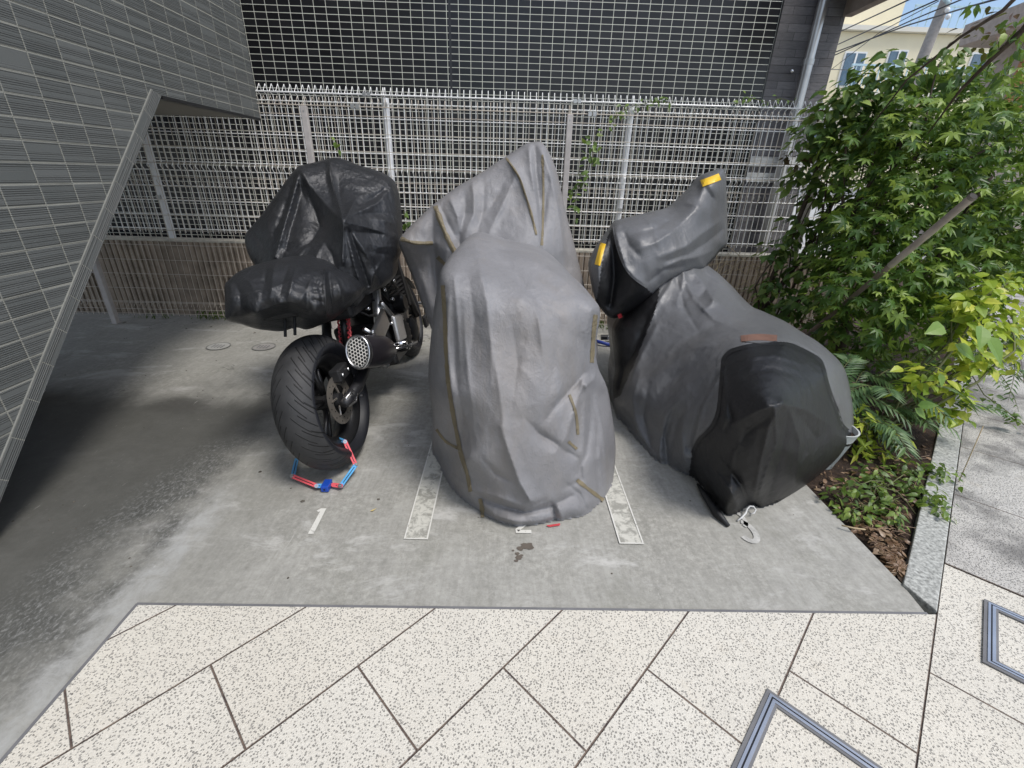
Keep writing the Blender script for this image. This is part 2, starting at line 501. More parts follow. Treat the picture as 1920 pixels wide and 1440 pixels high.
def mat_leaf(name, c0, c1, c2, trans=.28, rough=.42):
    q = N(name)
    g = q.n('NewGeometry')
    rnd = g.outputs['Random Per Island']
    c = q.ramp(rnd, [(0.0, c0), (.55, c1), (1.0, c2)])
    v = q.obj()[0]
    c = q.mix(q.m('MULTIPLY', q.noise(v, 30, 3), .35), c, c0)
    q.set(Base_Color=c, Roughness=rough, Specular_IOR_Level=.45)
    tr = q.n('BsdfTranslucent'); q.put(tr.inputs['Color'], q.mix(.5, c, (.35, .5, .08)))
    ms = q.n('MixShader'); ms.inputs[0].default_value = trans
    q.t.links.new(q.b.outputs[0], ms.inputs[1]); q.t.links.new(tr.outputs[0], ms.inputs[2])
    q.t.links.new(ms.outputs[0], q.t.nodes['Material Output'].inputs[0])
    return q.mat

M = dict(
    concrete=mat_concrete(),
    slab=mat_slabs('cream aggregate slabs', (.68, .65, .575), (.15, .14, .13)),
    slab2=mat_slabs('grey aggregate slabs', (.53, .515, .48), (.07, .065, .065), .32, .8),
    ribtile=mat_ribtile('ribbed grey tile'),
    ribband=mat_ribtile('ribbed grey edge tile', band=True),
    blacktile=mat_blacktile(),
    darkstone=mat_stonecourse('dark split stone', (.12, .113, .116), (.20, .19, .193)),
    whitestone=mat_stonecourse('white split stone', (.78, .77, .72), (.88, .87, .82), .09),
    soffit=simple('soffit board', (.30, .29, .26), .8, var=.08, nsc=3),
    black=simple('black paint', (.012, .012, .013), .35),
    blackmat=simple('matt black plastic', (.014, .014, .015), .6, bump=.2),
    wire=simple('beige coated wire', (.56, .50, .42), .4, var=.1, nsc=5),
    wire2=simple('bright white coated wire', (.92, .92, .90), .35, var=.06, nsc=5),
    greypost=simple('weathered grey post', (.52, .48, .45), .55, var=.15),
    whitepost=simple('white post', (.88, .89, .90), .4, var=.06),
    galv=simple('galvanised clamp', (.45, .45, .44), .4, .7),
    brown=simple('brown ribbed block', (.31, .25, .195), .9, var=.3, nsc=9, bump=.5, bsc=120),
    cap=simple('pale mortar cap', (.55, .52, .44), .85, var=.25, nsc=14),
    kerbstone=simple('kerb concrete', (.36, .365, .34), .75, var=.55, nsc=75, bump=.4, bsc=90),
    steel=simple('stainless steel', (.62, .62, .62), .28, 1.0, var=.1),
    chrome=simple('chrome', (.75, .75, .76), .1, 1.0, var=.03),
    greyline=simple('grey joint', (.16, .16, .165), .6),
    soil=None, asphalt=simple('pale asphalt', (.30, .30, .29), .9, var=.2, nsc=20, bump=.4, bsc=150),
    rubber=None,
    red=simple('red anodised', (.55, .07, .08), .35),
    redarm=simple('coral red coating', (.80, .12, .14), .38),
    bluearm=simple('light blue coating', (.10, .38, .70), .35),
    bluelock=simple('royal blue lock body', (.015, .07, .42), .33),
    gold=simple('gold cap', (.55, .36, .08), .3, .9),
    cream=simple('cream render', (.80, .72, .52), .85, var=.05, nsc=1.5),
    cream2=simple('pale render', (.72, .69, .60), .85, var=.05, nsc=1.5),
    whitewall=simple('white painted wall', (.80, .80, .78), .7, var=.04, nsc=3),
    glass=simple('window glass', (.10, .16, .22), .08, var=.1),
    bluerail=simple('light blue railing', (.45, .62, .70), .5),
    wood=simple('orange brown cladding', (.42, .19, .07), .6, var=.2),
    taupe=simple('taupe render', (.36, .30, .26), .8),
    poleconc=simple('utility pole concrete', (.30, .28, .26), .8),
    cable=simple('black cable', (.02, .02, .022), .5),
    bark=simple('bark', (.085, .062, .045), .9, var=.4, nsc=20, bump=.8, bsc=70),
    twig=simple('green stem', (.12, .13, .05), .7),
    straw=simple('dry straw', (.42, .33, .20), .9, var=.3),
    pot=simple('grey plastic pot', (.34, .37, .36), .4, var=.08),
    orange=simple('orange plastic', (.80, .25, .05), .5),
)
def _paint():
    q = N('worn white marking')
    P = q.pos()[0]
    n1 = q.noise(P, 34, 7, .72, .5)
    c = q.mix(q.m('MULTIPLY', q.step(n1, .54, .66), .8), (.66, .65, .60), (.27, .265, .24))
    q.set(Base_Color=c, Roughness=.75)
    q.bump(n1, .3, .003)
    return q.mat
M['paint'] = _paint()
def _paint2():
    q = N('worn strip of white marking')
    P, x, y, z = q.pos()
    n1 = q.noise(P, 26, 8, .72, .8)
    n2 = q.noise(P, 7, 4, .6)
    c = q.mix(q.step(q.m('ADD', n1, q.m('MULTIPLY', q.m('SUBTRACT', n2, .5), .5)), .42, .60), (.56, .55, .49), (.30, .295, .26))
    q.set(Base_Color=c, Roughness=.78)
    q.bump(n1, .3, .003)
    return q.mat
M['strip'] = _paint2()
def _soil():
    q = N('mulch soil')
    P = q.pos()[0]
    n1 = q.noise(P, 45, 8, .75, 1.0)
    vo = q.voro(q.scale(P, (1, 1, 1)), 48)
    c = q.ramp(n1, [(.3, (.018, .011, .008)), (.5, (.055, .032, .022)), (.68, (.14, .085, .05)), (.8, (.24, .17, .11))])
    c = q.mix(.4, c, q.mix(vo, (.012, .008, .006), (.11, .07, .045)))
    q.set(Base_Color=c, Roughness=.95)
    q.bump(n1, 1.0, .03)
    return q.mat
M['soil'] = _soil()
def _rubber():
    q = N('tyre rubber with sipes')
    uv = q.n('UVMap')
    sx = q.n('SeparateXYZ'); q.put(sx.inputs[0], uv.outputs[0])
    u, v = sx.outputs[0], sx.outputs[1]       # u round the tyre 0..1, v across -1..1
    av = q.m('ABSOLUTE', v)
    mask = None
    for (n, k, ph, a, b, wd) in ((30, .110, .0, .08, .46, .05), (30, .095, .45, .26, .66, .055), (15, .075, .2, .46, .78, .035)):
        side = q.m('MULTIPLY', q.m('GREATER_THAN', v, 0.0), .5)
        t = q.m('FRACT', q.m('ADD', q.m('MULTIPLY', q.m('ADD', u, q.m('MULTIPLY', av, k)), n), q.m('ADD', ph, side)))
        d = q.m('ABSOLUTE', q.m('SUBTRACT', t, .5))
        l = q.m('SUBTRACT', 1.0, q.step(d, wd*.6, wd*1.2))
        l = q.m('MULTIPLY', l, q.m('MULTIPLY', q.m('GREATER_THAN', av, a), q.m('LESS_THAN', av, b)))
        mask = l if mask is None else q.m('MAXIMUM', mask, l)
    P = q.obj()[0]
    dust = q.noise(P, 14, 5, .6)
    c = q.mix(q.ramp(dust, [(.3, 0), (.7, 1)]), (.024, .024, .025), (.042, .042, .042))
    edge = q.step(av, .66, .70)
    c = q.mix(edge, c, (.013, .014, .018))
    c = q.mix(mask, c, (.003, .003, .003))
    q.set(Base_Color=c, Roughness=q.m('SUBTRACT', .62, q.m('MULTIPLY', edge, .12)), Specular_IOR_Level=.45)
    q.bump(q.m('SUBTRACT', q.m('MULTIPLY', q.noise(P, 300, 2), .1), mask), .9, .004)
    return q.mat
M['rubber'] = _rubber()
M['cloth_black'] = mat_cloth('thin black nylon', (.019, .020, .0225), (.032, .030, .028), .36, crink=.40, fold=.3, spec=.60, drt=.3, micro=.20)
M['cloth_silver'] = mat_cloth('faded silver coated cloth', (.228, .225, .232), (.255, .225, .195), .50, .03, crink=.24, fold=.22, spec=.5, drt=.4, micro=.22)
M['cloth_grey'] = mat_cloth('charcoal coated cloth', (.125, .127, .132), (.105, .10, .093), .36, crink=.18, fold=.22, spec=.5, drt=.4)
M['cloth_panel'] = mat_cloth('black cloth panel', (.010, .010, .011), (.017, .017, .0165), .42, crink=.18, fold=.2, spec=.45, drt=.3)
M['seam_tan'] = mat_cloth('tan stitched tape', (.20, .165, .10), (.12, .11, .09), .7, crink=1.0)
M['yellow'] = simple('yellow reflective tape', (.80, .50, .03), .4, var=.06)
M['leather'] = simple('brown leather tab', (.16, .085, .06), .6)
M['leaf_maple'] = mat_leaf('maple leaf', (.030, .080, .014), (.11, .21, .032), (.34, .45, .07))
M['leaf_creeper'] = mat_leaf('creeper leaf', (.045, .10, .026), (.13, .23, .055), (.38, .48, .12))
M['leaf_lime'] = mat_leaf('lime leaf', (.22, .34, .04), (.48, .58, .06), (.72, .70, .10), .4)
M['leaf_frond'] = mat_leaf('frond leaf', (.05, .10, .04), (.10, .18, .07), (.18, .28, .10), .2)
M['leaf_small'] = mat_leaf('small leaf', (.06, .11, .025), (.14, .23, .04), (.28, .38, .07))
M['leaf_red'] = mat_leaf('reddish leaf', (.05, .02, .015), (.09, .03, .02), (.13, .06, .03), .3)
M['leaf_dead'] = mat_leaf('dead leaf', (.14, .08, .045), (.26, .16, .09), (.36, .26, .17), .1)
M['grass'] = mat_leaf('grass blade', (.04, .08, .02), (.08, .14, .03), (.15, .18, .06), .3)

# ================================================================== SETTING
def sheet(name, poly, z, mat, kind='structure', thick=0):
    b = MB()
    vs = [(x, y, z) for x, y in poly]
    b.add(vs, [tuple(range(len(vs)))])
    if thick:
        n = len(vs)
        b.add([(x, y, z) for x, y in poly]+[(x, y, z-thick) for x, y in poly], [(i, i+n, (i+1) % n+n, (i+1) % n) for i in range(n)])
    o = b.build(name, mat)
    return tag(o, kind=kind)
sheet('ground', [(-400, -400), (400, -400), (400, 400), (-400, 400)], -.14, M['asphalt'])
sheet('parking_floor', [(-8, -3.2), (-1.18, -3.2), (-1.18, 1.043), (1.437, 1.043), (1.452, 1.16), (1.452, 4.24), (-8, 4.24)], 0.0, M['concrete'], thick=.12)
sheet('pavement', [(-1.172, -1.6045), (1.468, 1.036), (-1.172, 1.036)], .003, M['slab'], thick=.03)
sheet('path', [(-1.172, -1.606), (-1.172, -3.2), (9, -3.2), (9, 8.566)], .001, M['slab'], thick=.03)
sheet('path_upper', [(1.695, 1.259), (6.2, -3.2), (9, -3.2), (9, 8.564)], .005, M['slab2'])
sheet('joint_filler', [(1.40, .96), (1.46, .99), (9.1, 8.6), (9.0, 8.64)], -.004, simple('brown joint grit', (.16, .12, .10), .9))
# joint between lot and pavement
b = MB(); b.box((-1.18, 1.036, -.01), (1.44, 1.045, .0035)); b.box((-1.181, -3.2, -.01), (-1.172, 1.04, .0045))
tag(b.build('pavement_joint', M['greyline']), kind='structure')
# kerb strip of the planter, running at 45 degrees
b = MB()
kp = [(1.447, 1.155), (1.471, 1.0415), (9.0, 8.571), (9.0, 8.735)]
b.add([(x, y, .012) for x, y in kp]+[(x, y, -.2) for x, y in kp], [(0, 1, 2, 3), (0, 4, 5, 1), (1, 5, 6, 2), (2, 6, 7, 3), (3, 7, 4, 0)])
tag(b.build('kerb', M['kerbstone'], bevel=.004), kind='structure')
b = MB()                                          # soil bed, uneven
nx = 60
for i in range(nx):
    for j in range(nx):
        pass
vs = []; fs = []
for j in range(61):
    y = 1.15+j*.13
    x0, x1 = 1.452, max(1.456, y+.285)
    for i in range(25):
        x = x0+(x1-x0)*i/24
        vs.append((x, y, -.035+.02*mnoise.noise((x*5, y*5, 0))+.012*mnoise.noise((x*22, y*22, 3))+min(.05, (y-1.1)*.03)))
for j in range(60):
    for i in range(24):
        fs.append((j*25+i, j*25+i+1, j*25+i+26, j*25+i+25))
b.add(vs, fs)
tag(b.build('soil_bed', M['soil'], smooth=True), kind='structure')

# ---- floor markings
def stripe(px):
    b = MB(); b.add([tuple(G(*p, .0035)) for p in px], [(0, 1, 2, 3)])
    return b
def xy_strip(x0, x1, y0, y1):
    b = MB()
    vs = [(x0, y0, .003), (x1, y0, .003), (x1, y1, .003), (x0, y1, .003)]
    b.add(vs, [(0, 1, 2, 3)])
    e = .006
    for a, c in (((x0, y0), (x1, y0+e)), ((x0, y0+e), (x0+e, y1)), ((x1-e, y0+e), (x1, y1))):
        b.add([(a[0], a[1], .0055), (c[0], a[1], .0055), (c[0], c[1], .0055), (a[0], c[1], .0055)], [(0, 1, 2, 3)], 1)
    return b
tag(xy_strip(-.377, -.283, 1.343, 3.6).build('marking', [M['strip'], M['paint']]), kind='structure')
tag(xy_strip(.466, .563, 1.335, 3.6).build('marking', [M['strip'], M['paint']]), kind='structure')
def poly_mark(px, name='marking', mat='paint', z=.004):
    b = MB(); pts = [tuple(G(x, y, z)) for x, y in px]
    b.add(pts, [tuple(range(len(pts)))])
    o = b.build(name, M[mat]); bm = bmesh.new(); bm.from_mesh(o.data); bmesh.ops.triangulate(bm, faces=bm.faces); bmesh.ops.recalc_face_normals(bm, faces=bm.faces); bm.to_mesh(o.data); bm.free()
    return tag(o, kind='structure')
poly_mark([(577, 1001), (588, 1001), (612, 953), (602, 953), (594, 957), (596, 960), (600, 959)])
# "2" (mostly under the cover) and "3", drawn flat on the ground in metres
def glyph(pts, cx, cy, w_, h_, wd):
    P = [Vector((cx+(p[0]-.5)*w_, cy+p[1]*h_, .004)) for p in pts]
    L = []; Rr = []
    for i, p in enumerate(P):
        a = P[max(0, i-1)]; c = P[min(len(P)-1, i+1)]
        t = (c-a).normalized(); nn = Vector((-t.y, t.x, 0))*wd/2
        L.append(p+nn); Rr.append(p-nn)
    b = MB().ribbon(L, Rr)
    return tag(b.build('marking', M['paint']), kind='structure')
arc = lambda cx, cy, r, a0, a1, n=14: [(cx+r*math.cos(R_(a0+(a1-a0)*i/n)), cy+r*math.sin(R_(a0+(a1-a0)*i/n))) for i in range(n+1)]
glyph([(0.95, .05), (.05, .05), (.1, .10)]+[(.9, .55)]+arc(.5, .72, .42, -10, 170), .093, 1.388, .068, .13, .018)
M['paint_keep'] = M['paint']; M['paint'] = simple('worn grey white paint', (.44, .435, .41), .8, var=.25, nsc=40)
glyph(arc(.42, .76, .30, 150, -80), 1.014, 1.375, .085, .15, .018)
glyph(arc(.42, .27, .38, 85, -150), 1.014, 1.375, .085, .15, .024)
M['paint'] = M['paint_keep']
# damp drips near bay two
b = MB()
for cx, cy, r in ((1, 0, 0),):
    pass
drip = MB()
rnd = random.Random(4)
for px, py, r in ((990, 1024, .018), (975, 1028, .011), (984, 1022, .012), (973, 1045, .010), (970, 1038, .007), (968, 1051, .006), (962, 1032, .004), (978, 1041, .005)):
    c = G(px, py, .0022+.0003*r*100)
    vs = [(c[0]+r*(1+.25*rnd.uniform(-1, 1))*math.cos(a)*1.25, c[1]+r*(1+.25*rnd.uniform(-1, 1))*math.sin(a), c[2]+rnd.uniform(0, .0001)) for a in np.linspace(0, 2*math.pi, 15)[:-1]]
    drip.add(vs, [tuple(range(14))])
tag(drip.build('stain', simple('damp stain', (.13, .11, .09), .4)), kind='structure')

# ---- access cover frames set in the paving
def access_frame(name, corner, e1, e2, L1, L2, label):
    """two aluminium frame bars at a corner plus the rest of the square; e1,e2 unit dirs"""
    root = empty(name, (corner[0], corner[1], 0), label, 'access cover', 'metal framed access covers in the paving')
    c = Vector((corner[0], corner[1], 0)); e1 = Vector((*e1, 0)); e2 = Vector((*e2, 0))
    def ring(d, wd, z):
        b = MB()
        o = [c+e1*d+e2*d, c+e1*(L1-d)+e2*d, c+e1*(L1-d)+e2*(L2-d), c+e1*d+e2*(L2-d)]
        d2 = d+wd
        i = [c+e1*d2+e2*d2, c+e1*(L1-d2)+e2*d2, c+e1*(L1-d2)+e2*(L2-d2), c+e1*d2+e2*(L2-d2)]
        vs = [(p.x, p.y, z) for p in o+i]
        b.add(vs, [(k, (k+1) % 4, 4+(k+1) % 4, 4+k) for k in range(4)])
        b.add([(p[0], p[1], z-.004) for p in vs]+vs, [(k, (k+1) % 4, 8+(k+1) % 4, 8+k) for k in range(4)]+[(4+k, 12+k, 12+(k+1) % 4, 4+(k+1) % 4) for k in range(4)])
        return b
    ring(0, .010, .0075).build('mortar_edge', M['greyline'], root)
    ring(.010, .0065, .0100).build('frame', M['steel'], root)
    ring(.0165, .004, .0082).build('gap', M['black'], root)
    ring(.0205, .008, .0100).build('cover_rim', M['steel'], root)
    ring(.0285, .007, .0078).build('inner_joint', M['greyline'], root)
    return root
s2 = 1/math.sqrt(2)
access_frame('access_cover', (.762, .788), (s2, -s2), (-s2, -s2), .45, .45, 'square metal framed paving cover at the bottom edge, nearer one')
access_frame('access_cover', (1.463, .872), (s2, s2), (s2, -s2), .32, .32, 'square metal framed paving cover beyond the kerb line at far right')

# small round inspection lids
for n, (px, py, lb) in enumerate(((410, 650, 'small round pale plastic lid in the concrete, left of the two'), (495, 651, 'small round lid in the concrete nearer the black covered motorcycle'))):
    c = G(px, py)
    root = empty('inspection_lid', (c[0], c[1], 0), lb, 'drain lid', 'round inspection lids')
    b = MB().lathe([(.0, .004), (.078, .004), (.078, -.01)], 32, Matrix.Translation((c[0], c[1], 0))@Matrix.Rotation(R_(-90), 4, 'Y'))
    b.build('lid', simple('lid plastic', (.33, .33, .31) if n == 0 else (.26, .25, .235), .6), root)
    b = MB().lathe([(.078, .0052), (.088, .0052)], 32, Matrix.Translation((c[0], c[1], 0))@Matrix.Rotation(R_(-90), 4, 'Y'))
    b.build('rim', simple('lid rim', (.15, .15, .14), .6), root)
    b = MB()
    for i in range(4):
        for j in range(3):
            b.box((c[0]-.045+i*.024, c[1]-.03+j*.024, .0045), (c[0]-.035+i*.024, c[1]-.017+j*.024, .0062))
    b.build('grip_pattern', M['greyline'], root)

# ================================================================== LEFT BUILDING
def left_building():
    root = empty('tiled_building', (-1.87, 2, 0), 'grey ribbed tile building with a slanted lower edge overhanging the bike parking', 'building')
    b = MB()
    X = -1.87; T = -.12
    out = [(-3.2, 0), (1.16, 0), (2.797, 1.637), (3.925, 1.637), (3.925, 7), (-3.2, 7)]
    vs = [(X, y, z) for y, z in out]+[(X+T, y, z) for y, z in out]
    b.add(vs, [(0, 1, 2, 5), (2, 3, 4, 5), (6, 11, 8, 7), (8, 11, 10, 9)]+[(i, i+6, (i+1) % 6+6, (i+1) % 6) for i in range(6)])
    b.build('wall', M['ribtile'], root)
    # slanted edge course, 3 mm proud
    b = MB()
    p0, p1, q0, q1 = (1.135, 0.0), (2.79, 1.655), (1.205, 0.0), (2.852, 1.637)
    def slab(px, X0, X1):
        n = len(px)
        vs = [(X0, y, z) for y, z in px]+[(X1, y, z) for y, z in px]
        b.add(vs, [tuple(range(n)), tuple(range(2*n-1, n-1, -1))]+[(i, i+n, (i+1) % n+n, (i+1) % n) for i in range(n)])
    slab([p0, q0, q1, p1], X+.006, X-.13)
    b.build('edge_trim', M['ribband'], root)
    b = MB()
    slab([(p0[0]-.006, 0.0), p0, p1, (p1[0]-.004, p1[1]+.004)], X+.0062, X-.01)
    b.build('trim_joint', simple('trim joint grout', (.20, .20, .18), .8), root)
    b = MB(); b.box((X-.02, 2.86, 1.624), (X+.004, 3.925, 1.640)); b.build('drip_edge', M['black'], root)
    b = MB()
    b.box((-4.3, -3.2, 1.64), (X-.021, 3.92, 1.70))
    b.build('soffit', M['soffit'], root)
    b = MB(); b.box((-4.3, 3.80, 1.70), (X-.12, 3.925, 7)); b.box((-4.4, -3.2, 1.64), (-4.3, 3.925, 7)); b.box((-4.3, -3.3, 6.9), (X-.12, 3.925, 7)); b.box((-4.3, -3.3, 0), (X-.12, -3.2, 7))
    b.box((-3.9, -3.2, 0), (-3.8, 2.3, 1.64))  # unseen wall added to block light from under the overhang
    b.build('outer_wall_with_light_block', M['ribtile'], root)
    b = MB(); b.box((-3.2, 2.40, 0), (-2.86, 2.56, 1.64))
    b.build('pillar', M['soffit'], root)
left_building()

# ================================================================== DARK BUILDING BEHIND
def dark_building():
    root = empty('dark_building', (0, 5, 0), 'black tiled house behind the fences with pale tile joints and stone clad corner', 'building')
    b = MB(); b.box((-9, 5.0, -.03), (2.389, 5.3, 8)); b.build('tiled_wall', M['blacktile'], root)
    b = MB(); b.box((2.389, 5.004, -.03), (2.978, 5.3, 1.305)); b.box((2.389, 5.004, 1.395), (2.978, 5.3, 1.448)); b.box((2.389, 5.004, 1.54), (2.978, 5.3, 3.2))
    b.box((2.70, 5.3, -.03), (2.978, 9.5, 3.2)); b.build('stone_wall', M['darkstone'], root)
    for z0, z1 in ((1.307, 1.393), (1.45, 1.538)):
        b = MB(); b.box((2.41, 4.985, z0), (2.985, 5.3, z1)); b.build('stone_band', M['whitestone'], root, bevel=.004)
    b = MB(); b.box((2.386, 4.99, 0), (2.396, 5.02, 8)); b.build('corner_trim', M['black'], root)
    b = MB()
    b.tube([(2.707, 4.93, 0.05), (2.707, 4.93, 2.30)], .045, 16); b.tube([(2.707, 4.93, 2.29), (2.707, 4.93, 3.6)], .043, 16)
    b.build('drainpipe', simple('zinc pipe', (.46, .45, .44), .33, .85, nsc=6), root, auto=50)
    b = MB(); b.tube([(2.707, 4.93, 2.285), (2.707, 4.93, 2.33)], .049, 16); b.build('pipe_socket', M['galv'], root, auto=50)
    b = MB(); b.ball((2.60, 4.97, 2.245), .018); b.build('pipe_bolt', M['chrome'], root, smooth=True)
    # upper floor soffit and fascia reaching out on the right
    MB().box((2.80, 3.0, 2.80), (3.02, 5.0, 3.3)).build('eave_soffit', simple('dark eave boards', (.045, .035, .03), .7), root)
    MB().box((2.95, 3.0, 2.665), (3.03, 5.0, 2.795)).build('fascia', M['taupe'], root)
dark_building()

# ================================================================== LOW WALL + FENCES
b = MB()
low = empty('block_wall', (0, 4.3, 0), 'low brown ribbed block wall carrying the white rear fence', 'wall')
x = -7.0
pr = []
while x < 3.3:
    pr += [(x, 4.305), (x+.006, 4.290), (x+.040, 4.290), (x+.046, 4.305)]
    x += .0505
for z0, z1 in ((-.03, .338), (.346, .672)):
    n = len(pr)
    vs = [(a, c, z0) for a, c in pr]+[(a, c, z1) for a, c in pr]
    b.add(vs, [(i, i+1, n+i+1, n+i) for i in range(n-1)])
b.box((-7, 4.306, -.03), (3.3, 4.44, .672))
b.build('block_face', M['brown'], low)
MB().box((-7, 4.288, .673), (3.3, 4.45, .690)).build('cap', M['cap'], low)
for xx in (-2.6, -2.18, -.6, .9, 2.1):
    MB().tube([(xx, 4.285, .338), (xx, 4.31, .338)], .012, 8).build('weep_hole', M['black'], low)

def prism_wire_profile(z0, z1, y, zig, d=.035, flip=-1):
    """side profile (y,z) of one vertical wire incl. its V bends and closed top"""
    p = [(y, z0)]
    for zc in zig: p += [(y, zc-.035), (y+flip*.028, zc-.003), (y+flip*.028, zc+.003), (y, zc+.035)] if zc else []
    p += [(y, z1-.115), (y+flip*.004, z1-.075), (y+flip*.055, z1-.058), (y, z1-.002), (y+.006, z1-.006), (y+.026, z1-.05)]
    return p
def fence(name, label, X0, X1, y, z0, z1, posts, rails, zig, wire, postmat, r, post_front, top2, pitch=.05, group=None, botwave=False):
    root = empty(name, (0, y, 0), label, 'fence')
    for (k0, k1) in zip([X0]+list(posts), list(posts)+[X1]):
        if k1-k0 < .05: continue
        b = MB()
        nn = int(round((k1-k0-.004)/pitch))
        prof = prism_wire_profile(z0, z1, y, zig)
        for i in range(nn+1):
            xx = k0+.006+i*(k1-k0-.012)/nn+random.Random(int(1000*k0)+i).uniform(-.0012, .0012)
            b.tube([(xx, a, c) for a, c in prof], r, 5, cap=False)
        for z in rails:
            b.tube([(k0, y-r*1.6, z), (k1, y-r*1.6, z)], r, 5)
        for zc in zig:
            for dz in (-.035, .035): b.tube([(k0, y-r*1.6, zc+dz), (k1, y-r*1.6, zc+dz)], r, 5)
        for (yy, zz, rr) in ((y-.055, z1-.060, r*1.15), (y+.028, z1-.052, r*1.15), (y-.004, z1-.115, r), ):
            b.tube([(k0, yy, zz), (k1, yy, zz)], rr*1.15, 5)
        b.build('mesh_panel', wire, root)
    for px in posts:
        b = MB()
        if post_front: b.box((px-.022, y-.060, 0.0), (px+.022, y-.020, z1-.065))
        else: b.tube([(px, y+.035, .690), (px, y+.035, z1-.07)], .027, 14)
        b.build('post', postmat, root, bevel=.004 if post_front else 0, auto=None if post_front else 40)
        if post_front:
            MB().tube([(px, y-.062, z1-.10), (px, y-.058, z1-.10)], .006, 8).build('bolt', M['galv'], root)
            MB().box((px-.05, y-.045, .0), (px+.05, y+.012, .004)).build('base_plate', M['galv'], root)
        else:
            for zz in (z0+.3, z1-.12):
                MB().box((px-.018, y-.012, zz-.014), (px+.018, y+.006, zz+.014)).build('clamp', M['galv'], root)
    for cx in top2:
        MB().box((cx-.03, y-.068, z1-.075), (cx-.004, y-.050, z1-.045)).build('joint_clip', M['galv'], root)
        MB().box((cx+.006, y-.068, z1-.075), (cx+.032, y-.050, z1-.045)).build('joint_clip', M['galv'], root)
    return root
fence('near_fence', 'beige wire mesh fence standing on the ground with grey square posts', -5.5, 2.95, 3.97, .07, 1.795, (-3.49, -1.534, .458, 2.45),
      (.09, .19, .32, .445, .565, .69, .81, .93, 1.05, 1.32, 1.44, 1.56), (1.185, .165), M['wire'], M['greypost'], .0023, True, (-1.15, .62))
fence('rear_fence', 'bright white wire mesh fence on top of the brown block wall', -5.2, 3.0, 4.36, .745, 1.925, (-3.10, -1.03, 1.02, 2.70),
      (.78, .90, 1.02, 1.14, 1.44, 1.56, 1.70), (1.30,), M['wire2'], M['whitepost'], .0035, False, (-1.16, .55), botwave=True)

# ================================================================== BACKGROUND, RIGHT
def quad_box(name, pts, Y, depth, mat, root):
    """wall whose face stands at distance Y with corners seen at pts, extruded back"""
    b = MB(); A = [W(x_, y_, Y) for x_, y_ in pts]; n = len(A)
    vs = [tuple(p) for p in A]+[(p[0], p[1]+depth, p[2]) for p in A]
    b.add(vs, [tuple(range(n))[::-1], tuple(range(n, 2*n))]+[(i, (i+1) % n, (i+1) % n+n, i+n) for i in range(n)])
    return b.build(name, mat, root)
def bbox_at(x0, x1, z0, z1, Y, d, name, mat, root):
    return MB().box((x0, Y, z0), (x1, Y+d, z1)).build(name, mat, root)
apt = empty('apartment_building', (14, 20, 0), 'cream apartment block with light blue railings far behind the shrubs', 'building')
bbox_at(8.5, 34, -.03, 6.35, 20, 8, 'wall', M['cream'], apt)
bbox_at(8.4, 34.1, 6.36, 6.50, 19.8, 8.3, 'roof_edge', M['cream2'], apt)
bbox_at(12.2, 14.6, 6.5, 8.2, 21, 3, 'roof_house', M['cream'], apt)
bbox_at(12.1, 14.7, 8.2, 8.32, 20.9, 3.2, 'roof_house_cap', M['cream2'], apt)
for (x0, x1, z0, z1) in ((12.3, 13.0, 4.7, 5.7), (13.9, 14.5, 5.0, 5.8), (11.9, 12.6, 2.2, 3.3), (14.3, 15.3, 2.2, 3.3), (17.0, 18.2, 2.3, 3.4), (17.0, 18.2, 4.8, 5.8), (20, 21.2, 4.8, 5.8), (20, 21.2, 2.3, 3.4)):
    f = bbox_at(x0-.06, x1+.06, z0-.06, z1+.06, 19.96, .06, 'window', M['whitewall'], apt)
    g = MB().box((x0, 19.93, z0), (x1, 19.96, z1)).build('pane', M['glass'], f); g.location = (0, 0, 0)
    f2 = MB().box(((x0+x1)/2-.03, 19.90, z0), ((x0+x1)/2+.03, 19.93, z1)).build('mullion', M['whitewall'], f)
b = MB()
for i in range(46):
    xx = 14.2+i*.28
    b.box((xx, 19.85, 6.5), (xx+.022, 19.88, 7.1))
b.box((14.2, 19.84, 7.1), (27, 19.90, 7.15))
b.build('roof_railing', M['bluerail'], apt)
b = MB()
for i in range(26):
    b.box((12.2+i*.17, 19.3, 4.45), (12.23+i*.17, 19.33, 5.2))
b.box((12.2, 19.29, 5.2), (16.7, 19.34, 5.26))
b.build('balcony_railing', M['bluerail'], apt)
bbox_at(12.2, 16.7, 4.28, 4.44, 19.28, .68, 'balcony', M['cream2'], apt)

nb = empty('neighbour_house', (9, 10, 0), 'taupe house with deep eave and orange brown slatted cladding at upper right', 'building')
bbox_at(10.0, 16, -.1, 4.0, 10.6, .8, 'wall', M['taupe'], nb)
b = MB()
for i in range(16): b.box((9.96, 10.50, 2.75+i*.075), (12.3, 10.58, 2.815+i*.075))
b.build('cladding', M['wood'], nb)
b = MB()
b.add([(9.05, 9.6, 3.98), (16, 9.6, 3.98), (16, 11.4, 3.98), (9.3, 11.4, 3.98), (9.05, 9.6, 4.35), (16, 9.6, 5.2), (16, 11.4, 5.2), (9.3, 11.4, 4.35)], [(0,3,2,1),(4,5,6,7),(0,1,5,4),(1,2,6,5),(2,3,7,6),(3,0,4,7)])
b.build('eave', M['taupe'], nb)

